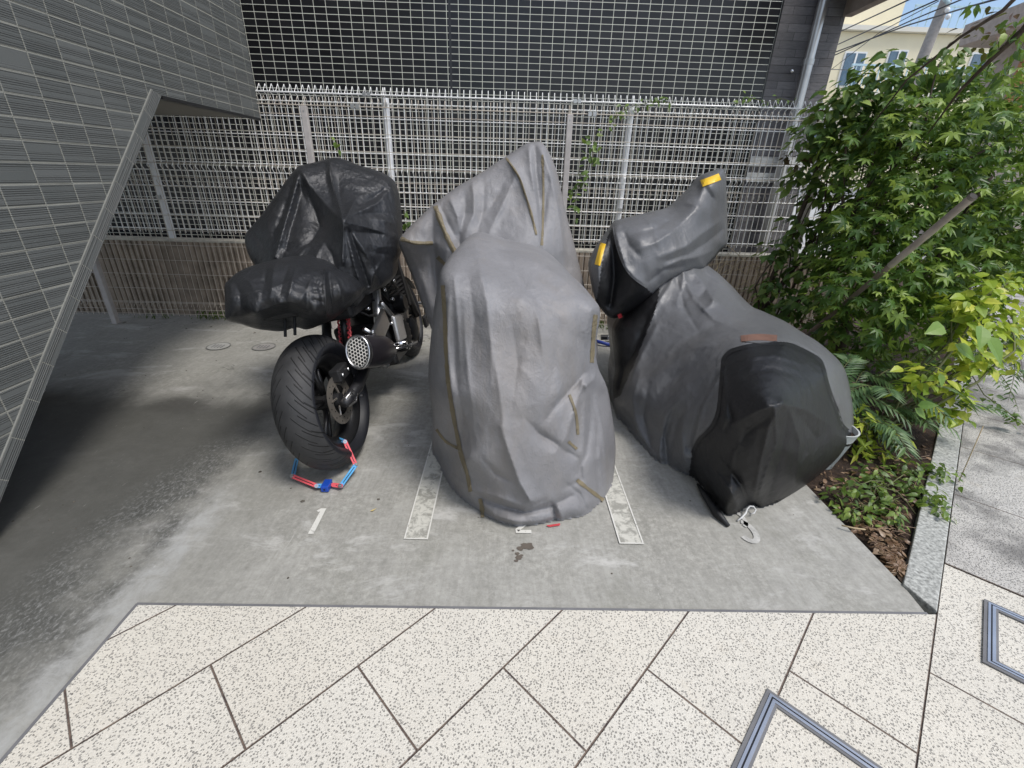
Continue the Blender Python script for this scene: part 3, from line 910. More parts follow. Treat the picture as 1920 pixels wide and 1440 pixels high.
up_ = empty('utility_pole', (11.9, 16, 0), 'grey concrete utility pole against the sky at upper right', 'utility pole')
MB().tube([(11.72, 16, 0), (12.55, 16, 9.5)], [.16, .12], 12).build('pole', M['poleconc'], up_, auto=50)
MB().tube([(11.3, 15.9, 6.55), (12.9, 15.9, 6.7)], .04, 6).build('crossarm', M['galv'], up_)
b = MB()
for t in (0, .3): MB().ball((12.23+t*.3, 15.8, 5.85-t*.5), (.06, .06, .07)).build('insulator', M['whitewall'], up_, smooth=True)
b = MB(); b.tube([(12.2, 15.8, 6.0), (11.9, 15.7, 6.1), (11.65, 15.7, 6.35), (11.7, 15.7, 6.9), (11.55, 15.6, 7.4)], .05, 6); b.build('cable_loop', M['bluerail'], up_, smooth=True)
wires = [((1564, 104), (1714, 36), (1830, -12)), ((1572, 83), (1640, 52), (1780, -10)), ((1578, 58), (1650, 25), (1720, -8)),
         ((1550, 137), (1650, 60), (1760, 2)), ((1560, 100), (1700, 48), (1812, 14), (1900, -10)), ((1551, 130), (1590, 131), (1610, 150))]
wl_ = ['lowest long black cable crossing the cream building', 'second black cable down from the top beside the dark eave', 'topmost black cable beside the dark eave', 'thin cable slanting steeply across the cream wall', 'thick black cable running past the utility pole', 'short thin wire near the stone corner']
for i, pl in enumerate(wires):
    pts = [W(p[0], p[1], 13-2.0*k-.3*i) for k, p in enumerate(pl)]
    tag(MB().tube(pts, .012 if i not in (3, 5) else .006, 5).build('overhead_cable', M['cable'], smooth=True), wl_[i], 'cable', 'overhead cables')

# street things glimpsed through the leaves
sw = empty('street_wall', (5, 9, 0), 'white boundary wall glimpsed through the leaves beyond the fence', 'wall')
bbox_at(3.6, 6.6, -.14, 1.25, 9.0, .15, 'wall_face', M['whitewall'], sw)
bbox_at(3.55, 6.65, 1.25, 1.32, 8.95, .25, 'coping', M['cream2'], sw)
cone = empty('traffic_cone', (3.45, 6.2, 0), 'orange and white traffic cone glimpsed beyond the fence through the leaves', 'traffic cone')
M3 = Matrix.Translation((3.45, 6.2, 0))@Matrix.Rotation(R_(-90), 4, 'Y')
MB().lathe([(.17, .04), (.12, .2), (.09, .32)], 20, M3).build('lower_cone', M['orange'], cone, smooth=True)
MB().lathe([(.09, .32), (.06, .46)], 20, M3).build('white_collar', M['whitewall'], cone, smooth=True)
MB().lathe([(.06, .46), (.025, .68), (0, .69)], 20, M3).build('tip', M['orange'], cone, smooth=True)
MB().box((3.25, 6.0, 0), (3.65, 6.4, .04)).build('base', M['blackmat'], cone)
# ================================================================== CLOTH COVERS
def seg_dist(px, py, A):
    """distance to polyline A, and parameter 0..1 along it"""
    best = np.full(px.shape, 1e9); par = np.zeros(px.shape)
    L = [0.0]
    for a, b in zip(A[:-1], A[1:]): L.append(L[-1]+math.hypot(b[0]-a[0], b[1]-a[1]))
    sgn = np.zeros(px.shape)
    for i, (a, b) in enumerate(zip(A[:-1], A[1:])):
        dx, dy = b[0]-a[0], b[1]-a[1]; l2 = dx*dx+dy*dy+1e-9
        t = np.clip(((px-a[0])*dx+(py-a[1])*dy)/l2, 0, 1)
        ex, ey = px-(a[0]+t*dx), py-(a[1]+t*dy)
        d = np.hypot(ex, ey)
        m = d < best
        best = np.where(m, d, best); par = np.where(m, (L[i]+t*math.sqrt(l2))/max(L[-1], 1e-6), par)
        sgn = np.where(m, np.sign(ex*(-dy)+ey*dx), sgn)
    return best, par, sgn

def spline(P, closed=True, n=4):
    """Catmull-Rom through the given points, mild rounding"""
    out = []; m = len(P)
    for i in range(m if closed else m-1):
        p0, p1, p2, p3 = (P[(i-1) % m], P[i], P[(i+1) % m], P[(i+2) % m]) if closed else (P[max(i-1, 0)], P[i], P[i+1], P[min(i+2, m-1)])
        for k in range(n):
            t = k/n
            out.append(tuple(.5*((2*p1[j])+(-p0[j]+p2[j])*t+(2*p0[j]-5*p1[j]+4*p2[j]-p3[j])*t*t+(-p0[j]+3*p1[j]-3*p2[j]+p3[j])*t**3) for j in (0, 1)))
    if not closed: out.append(tuple(P[-1][:2]))
    return out

class Shell:
    """a draped cloth surface: outline, real distances at control points, folds as ridges and valleys (mm)"""
    def __init__(s, poly, ctrl, bulge, bw, folds, step=5.0, seed=1, back=.4, noise_amp=.008, hem=False, backx=0.0, fscale=1.0, crisp=1.0):
        s.poly = spline(poly, True, 4)
        s.ctrl = []
        for c in ctrl:
            Y = G(c[0], c[1])[1] if c[2] == 'g' else c[2]
            s.ctrl.append((c[0], c[1], Y))
        c = np.array(s.ctrl)
        d = np.hypot(c[:, None, 0]-c[None, :, 0], c[:, None, 1]-c[None, :, 1])/100.0
        n = len(c)
        A = np.zeros((n+3, n+3)); A[:n, :n] = s.kern(d); A[:n, n] = 1; A[:n, n+1:] = c[:, :2]/100.0
        A[n:, :n] = A[:n, n:].T
        A[:n, :n] += np.eye(n)*1e-6
        s.wt = np.linalg.solve(A, np.concatenate([c[:, 2], [0, 0, 0]]))
        s.bulge, s.bw, s.folds, s.step, s.seed, s.back, s.na, s.backx, s.fs = bulge, bw, folds, step, seed, back, noise_amp, backx, fscale
        s.cr = crisp
    def kern(s, d): return np.sqrt(d*d+.004)
    def baseY(s, px, py):
        c = np.array(s.ctrl); n = len(c)
        d = np.hypot(px[:, None]-c[None, :, 0], py[:, None]-c[None, :, 1])/100.0
        return s.kern(d)@s.wt[:n]+s.wt[n]+px/100*s.wt[n+1]+py/100*s.wt[n+2]
    def depth(s, px, py):
        px = np.asarray(px, float); py = np.asarray(py, float)
        Y = s.baseY(px, py)
        d, _, _ = seg_dist(px, py, s.poly+[s.poly[0]])
        t = np.clip(d/s.bw, 0, 1)
        Y = Y+s.bulge*(1-np.sqrt(np.clip(1-(1-t)**2, 0, 1)))
        fade = np.clip(d/14.0, 0.12, 1)
        for f in s.folds:
            amp, wd, pts = f[0]*s.fs, f[1], f[2]
            q, par, sg = seg_dist(px, py, pts)
            if len(f) > 3: tp = f[3]
            else: tp = (.35, 1.0, .35)
            a = np.interp(par, [0, .5, 1], tp)
            k = (q/wd)
            prof = np.exp(-np.power(k*.92+1e-6, 1.0)*1.15)*1.15
            if len(f) > 4:      # one-sided step: cloth hanging over on one side
                prof = np.exp(-k*k)*np.where(sg*f[4] > 0, 1.0, np.exp(-(k*2.2)**2))
            Y = Y-amp*.001*a*prof*fade
        # small random drapery, computed in real space
        W3 = np.array([W(a, b, c) for a, b, c in zip(px, py, Y)])
        nz = np.array([mnoise.noise((p[0]*5+s.seed*9, p[1]*5, p[2]*2.4))*.9-.95*abs(mnoise.noise((p[0]*11+s.seed+.8*p[2], p[1]*11, p[2]*5.5)))*s.cr-.5*abs(mnoise.noise((p[0]*24+p[2]*3, p[1]*24+s.seed, p[2]*13)))*s.cr for p in W3])
        Y = Y-s.na*nz*fade
        return Y
    def surf(s, pts, lift=.003):
        px = [p[0] for p in pts]; py = [p[1] for p in pts]
        Y = s.depth(px, py)
        out = []
        for a, b, c in zip(px, py, Y):
            p = s.clampg(a, b, c)
            v = CAM-p; v = v/np.linalg.norm(v)
            out.append(p+v*lift)
        return out
    def clampg(s, px, py, Y):
        p = W(px, py, Y)
        if p[2] < .004: p = G(px, py, .004)
        return p
    def mesh(s, split=None):
        """returns MB list: [main] or [main, panel]"""
        P = []
        # resample outline
        pl = s.poly+[s.poly[0]]
        for a, b in zip(pl[:-1], pl[1:]):
            n = max(1, int(round(math.hypot(b[0]-a[0], b[1]-a[1])/s.step)))
            for k in range(n): P.append((a[0]+(b[0]-a[0])*k/n, a[1]+(b[1]-a[1])*k/n))
        nb = len(P)
        edges = [(i, (i+1) % nb) for i in range(nb)]
        xs = [p[0] for p in P]; ys = [p[1] for p in P]
        st = s.step; rr = random.Random(s.seed)
        gx, gy = np.meshgrid(np.arange(min(xs), max(xs), st), np.arange(min(ys), max(ys), st*.866))
        gx = gx+((np.arange(gx.shape[0]) % 2)*st*.5)[:, None]
        gx, gy = gx.ravel(), gy.ravel()
        ins = np.zeros(gx.shape, bool)
        for (x0, y0), (x1, y1) in zip(P, P[1:]+[P[0]]):
            c = ((y0 > gy) != (y1 > gy)) & (gx < (x1-x0)*(gy-y0)/((y1-y0)+1e-12)+x0)
            ins ^= c
        gx, gy = gx[ins], gy[ins]
        d, _, _ = seg_dist(gx, gy, P+[P[0]])
        k = d > st*.62
        gx, gy = gx[k], gy[k]
        allp = P+list(zip(gx, gy))
        r = delaunay_2d_cdt([Vector(p) for p in allp], edges, [], 1, 1e-4)
        V2, Fc = r[0], r[2]
        px = np.array([v.x for v in V2]); py = np.array([v.y for v in V2])
        Y = s.depth(px, py)
        front = [s.clampg(a, b, c) for a, b, c in zip(px, py, Y)]
        d, _, _ = seg_dist(px, py, P+[P[0]])
        t = np.clip(d/(s.bw*1.3), 0, 1)
        dmax = s.back
        Eb = s.baseY(px, py)+s.bulge
        Yb = np.where(d < .3, Y, Eb+dmax*np.sqrt(np.clip(1-(1-t)**2, 0, 1)))
        back = []
        for a, b, c, f, dd, e in zip(px, py, Yb, front, d, Eb):
            if dd < .3: back.append(f); continue
            p = W(a, b, e)
            q = np.array([p[0]+s.backx*(c-e), c, p[2]])
            q[2] = max(q[2], .004)
            # keep the far side at the height it has at the outline distance
            back.append(q)
        main = MB(); pan = MB()
        fz = [p[2] for p in front]; bz = [p[2] for p in back]
        Ff = [f for f in Fc if max(fz[i] for i in f) > .006]
        Fb = [f for f in Fc if max(bz[i] for i in f) > .006]
        pans = []
        rest = list(range(len(Fc)))
        cx = np.array([sum(px[i] for i in f)/len(f) for f in Fc]); cy = np.array([sum(py[i] for i in f)/len(f) for f in Fc])
        for sp in (split or []):
            m = np.zeros(cx.shape, bool)
            for (x0, y0), (x1, y1) in zip(sp, sp[1:]+[sp[0]]):
                c = ((y0 > cy) != (y1 > cy)) & (cx < (x1-x0)*(cy-y0)/((y1-y0)+1e-12)+x0)
                m ^= c
            p_ = MB(); p_.add(front, [Fc[k] for k in rest if m[k] and max(fz[i] for i in Fc[k]) > .006])
            pans.append(p_)
            rest = [k for k in rest if not m[k]]
        main.add(front, [Fc[k] for k in rest if max(fz[i] for i in Fc[k]) > .006])
        main.add(back, [tuple(reversed(f)) for f in Fb])
        return [main]+pans
    def band(s, pts, wpx, lift=.004, n=3, wave=0):
        """ribbon of cloth tape lying on the surface along px polyline"""
        q = spline(pts, False, n*2)
        rows = []
        for u_ in (-1, -.5, 0, .5, 1):
            rw_ = []
            for i, p in enumerate(q):
                a = q[max(0, i-1)]; c = q[min(len(q)-1, i+1)]
                tx, ty = c[0]-a[0], c[1]-a[1]; l = math.hypot(tx, ty)+1e-9
                wq = wpx*.5*(1+wave*mnoise.noise((p[0]*.1, p[1]*.1, 2)))*u_
                rw_.append((p[0]-ty/l*wq, p[1]+tx/l*wq))
            rows.append(s.surf(rw_, lift))
        b = MB(); m = len(rows[0])
        b.add([p for r in rows for p in r], [(k*m+i, k*m+i+1, (k+1)*m+i+1, (k+1)*m+i) for k in range(4) for i in range(m-1)])
        return b
    def cord(s, pts, r=.0022, lift=.001):
        return MB().tube(s.surf(spline(pts, False, 4), lift), r, 6)

def merged(*mbs):
    b = MB()
    for m in mbs: b.add(m.v, m.f)
    return b
def clean(o):
    bm = bmesh.new(); bm.from_mesh(o.data)
    bmesh.ops.remove_doubles(bm, verts=bm.verts, dist=.0004)
    loose = [v for v in bm.verts if not v.link_faces]
    bmesh.ops.delete(bm, geom=loose, context='VERTS')
    bm.to_mesh(o.data); bm.free()
    return o

# ---------------- middle bike: silver cover
c2 = empty('motorcycle_cover', (.06, 1.6, 0), 'faded silver grey motorcycle cover with tan seams reaching the ground in the middle bay', 'motorcycle cover', 'motorcycle covers')
polyB = [(748, 452), (762, 432), (790, 404), (818, 379), (856, 351), (900, 325), (930, 305), (962, 285), (985, 270), (1000, 266), (1013, 266), (1024, 276), (1034, 296), (1044, 322), (1054, 366), (1066, 418), (1076, 455), (1086, 496), (1098, 545), (1112, 600), (1118, 680), (1060, 740), (900, 740), (822, 650), (811, 622), (800, 595), (786, 556), (770, 512), (756, 478)]
ctrlB = [(748, 452, 2.42), (818, 380, 2.50), (900, 326, 2.62), (985, 271, 2.72), (1022, 276, 2.70), (1056, 380, 2.62), (1086, 496, 2.60), (1112, 600, 2.6), (880, 440, 2.42), (940, 420, 2.45), (1010, 400, 2.50), (985, 470, 2.30), (830, 470, 2.40), (822, 600, 2.40), (780, 500, 2.52), (900, 600, 2.2), (1060, 600, 2.45), (1000, 330, 2.60), (1118, 690, 2.4), (830, 660, 2.35), (960, 730, 2.1)]
foldsB = [
    (26, 7, [(948, 294), (976, 334), (996, 396), (1012, 460)], (1, .9, .3)),
    (34, 8, [(991, 271), (996, 320), (1006, 380), (1014, 466)], (1, 1, .3)),
    (-48, 10, [(1003, 276), (1006, 330), (1013, 400), (1018, 462)], (.7, 1, .2)),
    (40, 10, [(1018, 276), (1036, 340), (1048, 400), (1056, 470)], (1, 1, .5)),
    (-22, 7, [(1028, 340), (1020, 400), (1016, 460)], (.3, 1, .6)),
    (-26, 9, [(1050, 362), (1060, 430), (1066, 500)], (.4, 1, .8)),
    (30, 9, [(884, 333), (889, 370), (888, 402), (868, 446)], (1, .9, .2)),
    (-26, 9, [(872, 360), (872, 400), (862, 440)], (.3, 1, .4)),
    (-24, 9, [(908, 350), (905, 395), (893, 445)], (.3, 1, .3)),
    (20, 8, [(971, 320), (944, 380), (912, 448)], (.6, 1, .4)),
    (-18, 10, [(955, 325), (925, 380), (900, 420)], (.2, 1, .3)),
    (30, 7, [(815, 384), (828, 420), (842, 450), (856, 476)], (1, 1, .7)),
    (-30, 8, [(824, 384), (842, 424), (858, 455)], (.4, 1, .6)),
    (24, 7, [(844, 373), (858, 405), (864, 438)], (.9, .9, .2)),
    (-34, 7, [(862, 440), (862, 462), (868, 480)], (.5, 1, .5)),
    (-60, 14, [(812, 392), (812, 440), (815, 500), (822, 560)], (.2, 1, .8)),
    (30, 10, [(838, 470), (836, 520), (830, 570)], (.5, 1, .5)),
    (30, 9, [(754, 450), (785, 458), (815, 456)], (.6, 1, .5)),
    (22, 14, [(770, 470), (795, 530), (812, 600)], (.6, 1, .6)),
]
B = Shell(polyB, ctrlB, .08, 32, foldsB, 3.2, 3, .30, .008, crisp=1.2)
polyA = [(825, 514), (831, 500), (846, 478), (868, 456), (889, 447), (912, 450), (950, 460), (985, 468), (1015, 477), (1045, 495), (1072, 520), (1096, 546), (1112, 560), (1123, 574), (1125, 590), (1121, 620), (1117, 655), (1122, 690), (1138, 726), (1147, 775), (1154, 830), (1153, 870), (1147, 915), (1141, 942), (1122, 962), (1099, 977), (1045, 986), (1000, 993), (966, 996), (935, 988), (908, 975), (878, 954), (850, 932), (826, 898), (814, 868), (810, 835), (811, 780), (806, 735), (803, 704), (805, 664), (809, 620), (814, 575), (819, 545)]
ctrlA = [(826, 520, 1.66), (888, 449, 1.98), (950, 459, 2.0), (1045, 495, 1.92), (1123, 578, 1.72), (900, 520, 1.68), (980, 560, 1.62), (1060, 590, 1.64), (830, 600, 1.64), (900, 640, 1.56), (980, 640, 1.56), (1060, 650, 1.60), (1110, 640, 1.72), (805, 690, 1.70), (860, 740, 1.50), (960, 740, 1.46), (1050, 740, 1.53), (1130, 740, 1.80), (812, 860, 'g'), (850, 931, 'g'), (908, 974, 'g'), (966, 994, 'g'), (1045, 986, 'g'), (1100, 976, 'g'), (1141, 940, 'g'), (880, 860, 1.47), (960, 880, 1.42), (1050, 860, 1.48), (1120, 860, 1.62), (1150, 860, 1.75)]
foldsA = [
    (20, 16, [(888, 452), (900, 500), (912, 560), (920, 640), (922, 720)], (.5, 1, .3)),
    (-22, 16, [(934, 476), (965, 510), (1004, 560), (1030, 590)], (.4, 1, .3)),
    (20, 14, [(920, 462), (990, 484), (1050, 520), (1118, 572)], (.5, 1, 1)),
    (-16, 16, [(880, 520), (890, 600), (880, 680)], (.4, 1, .3)),
    (-18, 18, [(960, 600), (970, 680), (960, 760)], (.3, 1, .4)),
    (-44, 11, [(1096, 700), (1070, 730), (1040, 765), (1026, 785)], (.5, 1, .4)),
    (34, 12, [(1094, 712), (1078, 765), (1060, 820), (1040, 850)], (.8, 1, .4)),
    (-36, 12, [(984, 785), (1010, 812), (1040, 830), (1062, 850)], (.3, 1, .6)),
    (36, 13, [(940, 800), (956, 850), (975, 905), (994, 938)], (.4, 1, .9)),
    (-30, 10, [(880, 925), (930, 945), (984, 961), (1030, 952), (1072, 930)], (.5, 1.3, .7)),
    (22, 8, [(870, 915), (930, 930), (985, 950), (1030, 938)], (.4, .8, .4)),
    (20, 7, [(905, 945), (930, 968), (968, 978), (1010, 978), (1040, 968)], (.4, 1, .4)),
    (-18, 4, [(980, 952), (1005, 945), (1022, 938)], (.5, 1, .5)),
    (-26, 5, [(1034, 945), (1041, 968), (1040, 984)], (.4, 1, .8)),
    (16, 5, [(1046, 948), (1054, 972)], (.8, 1, .8)),
    (28, 8, [(1099, 722), (1096, 770), (1094, 830), (1084, 880)], (1, .9, .4)),
    (-30, 8, [(1112, 730), (1108, 790), (1100, 850), (1080, 890)], (.3, 1, .5)),
    (16, 5, [(1116, 745), (1128, 800), (1136, 860), (1136, 930)], (.6, 1, .7)),
    (-16, 8, [(1122, 780), (1118, 850), (1122, 920)], (.4, 1, .6)),
    (-22, 7, [(1062, 846), (1085, 860), (1090, 900), (1060, 915)], (.5, 1, .4)),
    (18, 7, [(842, 560), (838, 640), (850, 760), (866, 850), (884, 925)], (.7, 1, .8)),
    (-14, 7, [(852, 600), (854, 700), (868, 790)], (.4, 1, .5)),
    (16, 8, [(812, 820), (840, 838), (862, 845)], (.4, 1, .5)),
    (14, 10, [(920, 640), (935, 720), (945, 800)], (.3, 1, .6)),
    (12, 5, [(852, 520), (858, 600), (862, 680)], (.8, 1, .3)),
    (-12, 5, [(1088, 560), (1084, 620), (1080, 690)], (.4, 1, .3)),
    (14, 5, [(1108, 580), (1098, 620), (1094, 680)], (.9, 1, .3)),
    (12, 5, [(990, 540), (1010, 600), (1020, 680)], (.2, 1, .3)),
    (16, 5, [(1124, 690), (1112, 712), (1098, 722)], (.4, 1, 1)),
    (12, 4, [(1098, 724), (1110, 770), (1118, 830)], (1, .8, .3)),
    (-12, 5, [(905, 860), (930, 890), (965, 905)], (.3, 1, .4)),
    (12, 4, [(830, 870), (850, 895), (880, 912)], (.4, 1, .5)),
    (-16, 5, [(1060, 905), (1085, 925), (1100, 955)], (.4, 1, .5)),
    (-12, 12, [(1050, 600), (1040, 680), (1030, 740)], (.3, 1, .4)),
    (10, 8, [(870, 560), (872, 640), (880, 720), (890, 800)], (.3, 1, .4)),
]
A = Shell(polyA, ctrlA, .12, 30, foldsA, 3.2, 5, .75, .007, crisp=1.0)
o = merged(A.mesh()[0], B.mesh()[0]).build('fabric', M['cloth_silver'], c2, smooth=True); clean(o)
def strips(root, items):
    for sh, pts, wpx, nm, mat in items:
        sh.band(pts, wpx, .004, wave=.5).build(nm, mat, root, smooth=True)
st_ = M['seam_tan']
strips(c2, [(A, [(830, 535), (834, 600), (836, 660), (840, 715), (850, 780), (864, 850), (876, 890), (882, 922)], 7.5, 'seam_tape', st_),
            (A, [(1117, 590), (1113, 630), (1110, 680)], 8, 'seam_tape', st_),
            (A, [(900, 935), (904, 955), (905, 970)], 7, 'seam_tape', st_),
            (A, [(1082, 900), (1105, 918), (1132, 938)], 7, 'seam_tape', st_),
            (A, [(1068, 740), (1080, 775), (1084, 815)], 5, 'seam_tape', st_), (A, [(1066, 828), (1082, 842)], 5, 'seam_tape', st_),
            (A, [(818, 805), (836, 828), (862, 842)], 5, 'seam_tape', st_),
            (B, [(949, 296), (972, 330), (984, 362), (996, 400), (1006, 440)], 4, 'seam_tape', st_),
            (B, [(1017, 290), (1019, 350), (1018, 420), (1016, 460)], 4, 'seam_tape', st_),
            (B, [(816, 386), (830, 425), (842, 452), (853, 472)], 9, 'seam_tape', st_),
            (B, [(751, 447), (775, 455), (812, 456)], 7, 'seam_tape', st_),
            (B, [(820, 482), (828, 490), (838, 499)], 7, 'seam_tape', st_)])
rt_ = MB(); rt_.add([tuple(G(1024, 985, .006)), tuple(G(1050, 981, .006)), tuple(G(1050, 985, .006)), tuple(G(1030, 988, .006))], [(0, 1, 2, 3)])
rt_.build('red_hem_tag', M['red'], c2)

# ---------------- left bike: thin black cover, two lobes
c1 = empty('motorcycle_cover', (-.9, 2.2, 0), 'thin black wrinkled nylon cover over the top half of the left motorcycle', 'motorcycle cover', 'motorcycle covers')
poly1B = [(617, 297), (636, 296), (664, 307), (698, 317), (722, 328), (736, 343), (743, 369), (747, 404), (749, 444), (747, 478), (741, 495), (738, 520), (722, 536), (705, 545), (691, 552), (681, 556), (660, 580), (600, 575), (520, 540), (480, 500), (466, 478), (459, 452), (463, 435), (489, 404), (516, 367), (542, 331), (555, 316), (564, 310), (591, 304)]
ctrl1B = [(617, 297, 2.66), (564, 311, 2.58), (698, 317, 2.70), (743, 369, 2.62), (749, 444, 2.50), (741, 495, 2.42), (459, 452, 2.46), (516, 367, 2.52), (480, 498, 2.38), (600, 420, 2.36), (645, 415, 2.22), (690, 400, 2.40), (640, 350, 2.52), (560, 480, 2.2), (640, 500, 2.14), (700, 480, 2.28), (520, 440, 2.36), (681, 552, 2.2), (600, 560, 2.1), (705, 545, 2.25)]
folds1B = [
    (46, 7, [(564, 311), (556, 345), (543, 391), (530, 435), (516, 482)], (1, 1, .7)),
    (-40, 8, [(552, 330), (540, 370), (526, 410), (512, 440)], (.4, 1, .6)),
    (-36, 8, [(568, 345), (558, 390), (545, 430), (536, 470)], (.3, 1, .8)),
    (26, 8, [(566, 320), (580, 345), (600, 370), (622, 396), (640, 412)], (1, 1, .5)),
    (-26, 6, [(560, 320), (562, 350), (575, 380)], (.2, 1, .4)),
    (-50, 14, [(580, 372), (592, 400), (600, 425), (585, 450), (560, 470)], (.5, 1.1, .6)),
    (28, 5, [(616, 297), (620, 330), (630, 370), (640, 405), (645, 440), (643, 492)], (.8, 1, .9)),
    (-20, 8, [(607, 305), (612, 345), (624, 385)], (.4, 1, .3)),
    (-26, 10, [(634, 330), (636, 360), (640, 385)], (.3, 1, .3)),
    (26, 5, [(646, 412), (656, 395), (669, 370)], (.8, 1, .2)),
    (24, 7, [(648, 408), (680, 394), (706, 382), (735, 352)], (.5, 1, .5)),
    (-26, 7, [(668, 385), (700, 372), (728, 350)], (.3, 1, .6)),
    (20, 7, [(648, 416), (680, 424), (715, 434), (745, 446)], (.7, 1, .6)),
    (-24, 9, [(655, 436), (690, 437), (730, 440)], (.3, 1, .4)),
    (-18, 6, [(660, 404), (700, 400), (738, 402)], (.3, 1, .4)),
    (32, 5, [(647, 425), (656, 460), (666, 500), (680, 543)], (.6, 1, 1)),
    (-34, 6, [(655, 432), (668, 470), (680, 505), (690, 535)], (.4, 1, .8)),
    (26, 6, [(652, 424), (675, 458), (695, 490), (706, 520)], (.4, 1, .8)),
    (-24, 6, [(690, 470), (704, 500), (712, 530)], (.3, 1, .8)),
    (22, 8, [(716, 490), (700, 515), (695, 540)], (.4, 1, 1)),
    (24, 6, [(500, 466), (513, 480), (523, 490)], (.6, 1, .6)),
    (-30, 12, [(480, 440), (500, 470), (510, 490)], (.6, 1, .6)),
    (24, 7, [(575, 460), (560, 480), (546, 490)], (.5, 1, .6)),
    (-22, 6, [(605, 450), (622, 478), (628, 500)], (.4, 1, .7)),
    (24, 7, [(607, 452), (594, 480), (590, 500)], (.4, 1, .6)),
    (12, 4, [(660, 345), (680, 352), (705, 350)], (.4, 1, .4)), (-12, 4, [(655, 357), (675, 362), (700, 360)], (.4, 1, .4)),
    (12, 4, [(665, 368), (690, 363), (715, 355)], (.4, 1, .4)), (-12, 4, [(684, 330), (690, 336), (700, 334)], (.6, 1, .6)),
    (12, 5, [(690, 456), (715, 463), (740, 462)], (.3, 1, .4)), (-12, 4, [(690, 470), (715, 476), (736, 478)], (.3, 1, .4)),
    (12, 4, [(700, 410), (720, 414), (742, 420)], (.3, 1, .4)),
]
B1 = Shell(poly1B, ctrl1B, .10, 30, folds1B, 2.8, 11, .30, .012, crisp=1.0)
poly1A = [(421, 536), (428, 526), (442, 513), (458, 504), (476, 497), (505, 490), (540, 486), (570, 486), (600, 496), (631, 507), (655, 522), (668, 538), (672, 550), (664, 565), (656, 574), (640, 588), (622, 600), (600, 610), (575, 618), (555, 614), (530, 621), (505, 620), (478, 616), (450, 607), (424, 599), (422, 570)]
ctrl1A = [(421, 538, 1.80), (476, 497, 1.90), (570, 486, 1.98), (631, 507, 2.02), (672, 550, 2.0), (505, 530, 1.78), (600, 530, 1.84), (424, 598, 1.74), (480, 586, 1.71), (525, 566, 1.71), (560, 568, 1.72), (592, 586, 1.76), (640, 570, 1.95), (505, 619, 2.02), (600, 609, 1.98), (545, 602, 1.96), (470, 608, 1.90)]
folds1A = [
    (24, 12, [(430, 560), (500, 545), (560, 520), (600, 505)], (.3, .8, .6)),
    (-10, 8, [(440, 606), (490, 598), (530, 580), (560, 586), (600, 600)], (.4, 1, 1)),
    (16, 4, [(426, 597), (480, 587), (522, 568), (545, 566), (575, 582), (604, 590)], (1, 1, .8)),
    (20, 7, [(516, 494), (512, 520), (507, 558)], (.6, 1, .4)), (-20, 7, [(500, 500), (496, 530), (490, 555)], (.3, 1, .3)),
    (18, 7, [(456, 520), (470, 530), (480, 548)], (.5, 1, .4)), (-20, 8, [(440, 530), (450, 550), (452, 575)], (.4, 1, .6)),
    (18, 6, [(433, 525), (432, 555), (428, 590)], (.5, 1, .6)),
    (20, 7, [(556, 500), (548, 530), (540, 560)], (.5, 1, .5)), (-18, 7, [(540, 500), (530, 530), (524, 555)], (.3, 1, .4)),
    (36, 5, [(607, 506), (608, 540), (612, 590)], (1, 1, 1)), (-40, 6, [(616, 512), (620, 545), (624, 585)], (.7, 1, .8)),
    (22, 6, [(628, 520), (638, 545), (642, 575)], (.7, 1, .7)),
    (12, 4, [(596, 512), (598, 525), (592, 540), (598, 555), (600, 575)], (.8, 1, .8)), (-12, 3, [(590, 530), (600, 534)], (1, 1, 1)), (-12, 3, [(588, 545), (602, 549)], (1, 1, 1)), (-12, 3, [(588, 562), (604, 566)], (1, 1, 1)),
    (-16, 8, [(570, 515), (575, 550), (580, 590)], (.3, 1, .6)), (14, 6, [(565, 560), (580, 535), (588, 515)], (.3, 1, .4)),
]
A1 = Shell(poly1A, ctrl1A, .09, 26, folds1A, 2.8, 13, .36, .010, crisp=1.0)
o = merged(A1.mesh()[0], B1.mesh()[0]).build('fabric', M['cloth_black'], c1, smooth=True); clean(o)
B1.cord([(617, 299), (624, 340), (634, 380), (643, 412), (644, 450), (642, 490)], .0035, .001).build('seam', M['cloth_black'], c1, smooth=True)
A1.cord([(607, 505), (609, 545), (612, 596)], .003, .001).build('seam', M['cloth_black'], c1, smooth=True)

# ---------------- right bike: charcoal cover with black rear panel
c3 = empty('motorcycle_cover', (1.1, 1.9, 0), 'charcoal motorcycle cover with yellow reflective strips and a black rear panel in the right bay', 'motorcycle cover', 'motorcycle covers')
poly3B = [(1354, 316), (1340, 319), (1322, 326), (1312, 334), (1303, 346), (1288, 362), (1267, 381), (1255, 389), (1225, 396), (1190, 405), (1158, 414), (1146, 427), (1132, 447), (1118, 467), (1108, 488), (1104, 502), (1107, 522), (1112, 548), (1118, 566), (1126, 578), (1138, 592), (1150, 597), (1162, 594), (1180, 586), (1215, 560), (1250, 530), (1290, 510), (1320, 505), (1328, 496), (1338, 486), (1349, 472), (1360, 462), (1364, 450), (1364, 410), (1363, 380), (1362, 345), (1360, 325)]
ctrl3B = [(1354, 317, 2.92), (1303, 346, 2.90), (1255, 389, 2.82), (1158, 414, 2.66), (1104, 502, 2.54), (1138, 592, 2.50), (1364, 410, 2.95), (1349, 472, 2.85), (1200, 450, 2.52), (1250, 440, 2.58), (1310, 400, 2.75), (1180, 520, 2.46), (1250, 500, 2.50), (1320, 480, 2.72), (1150, 470, 2.56), (1290, 460, 2.62), (1215, 560, 2.46), (1330, 350, 2.84)]
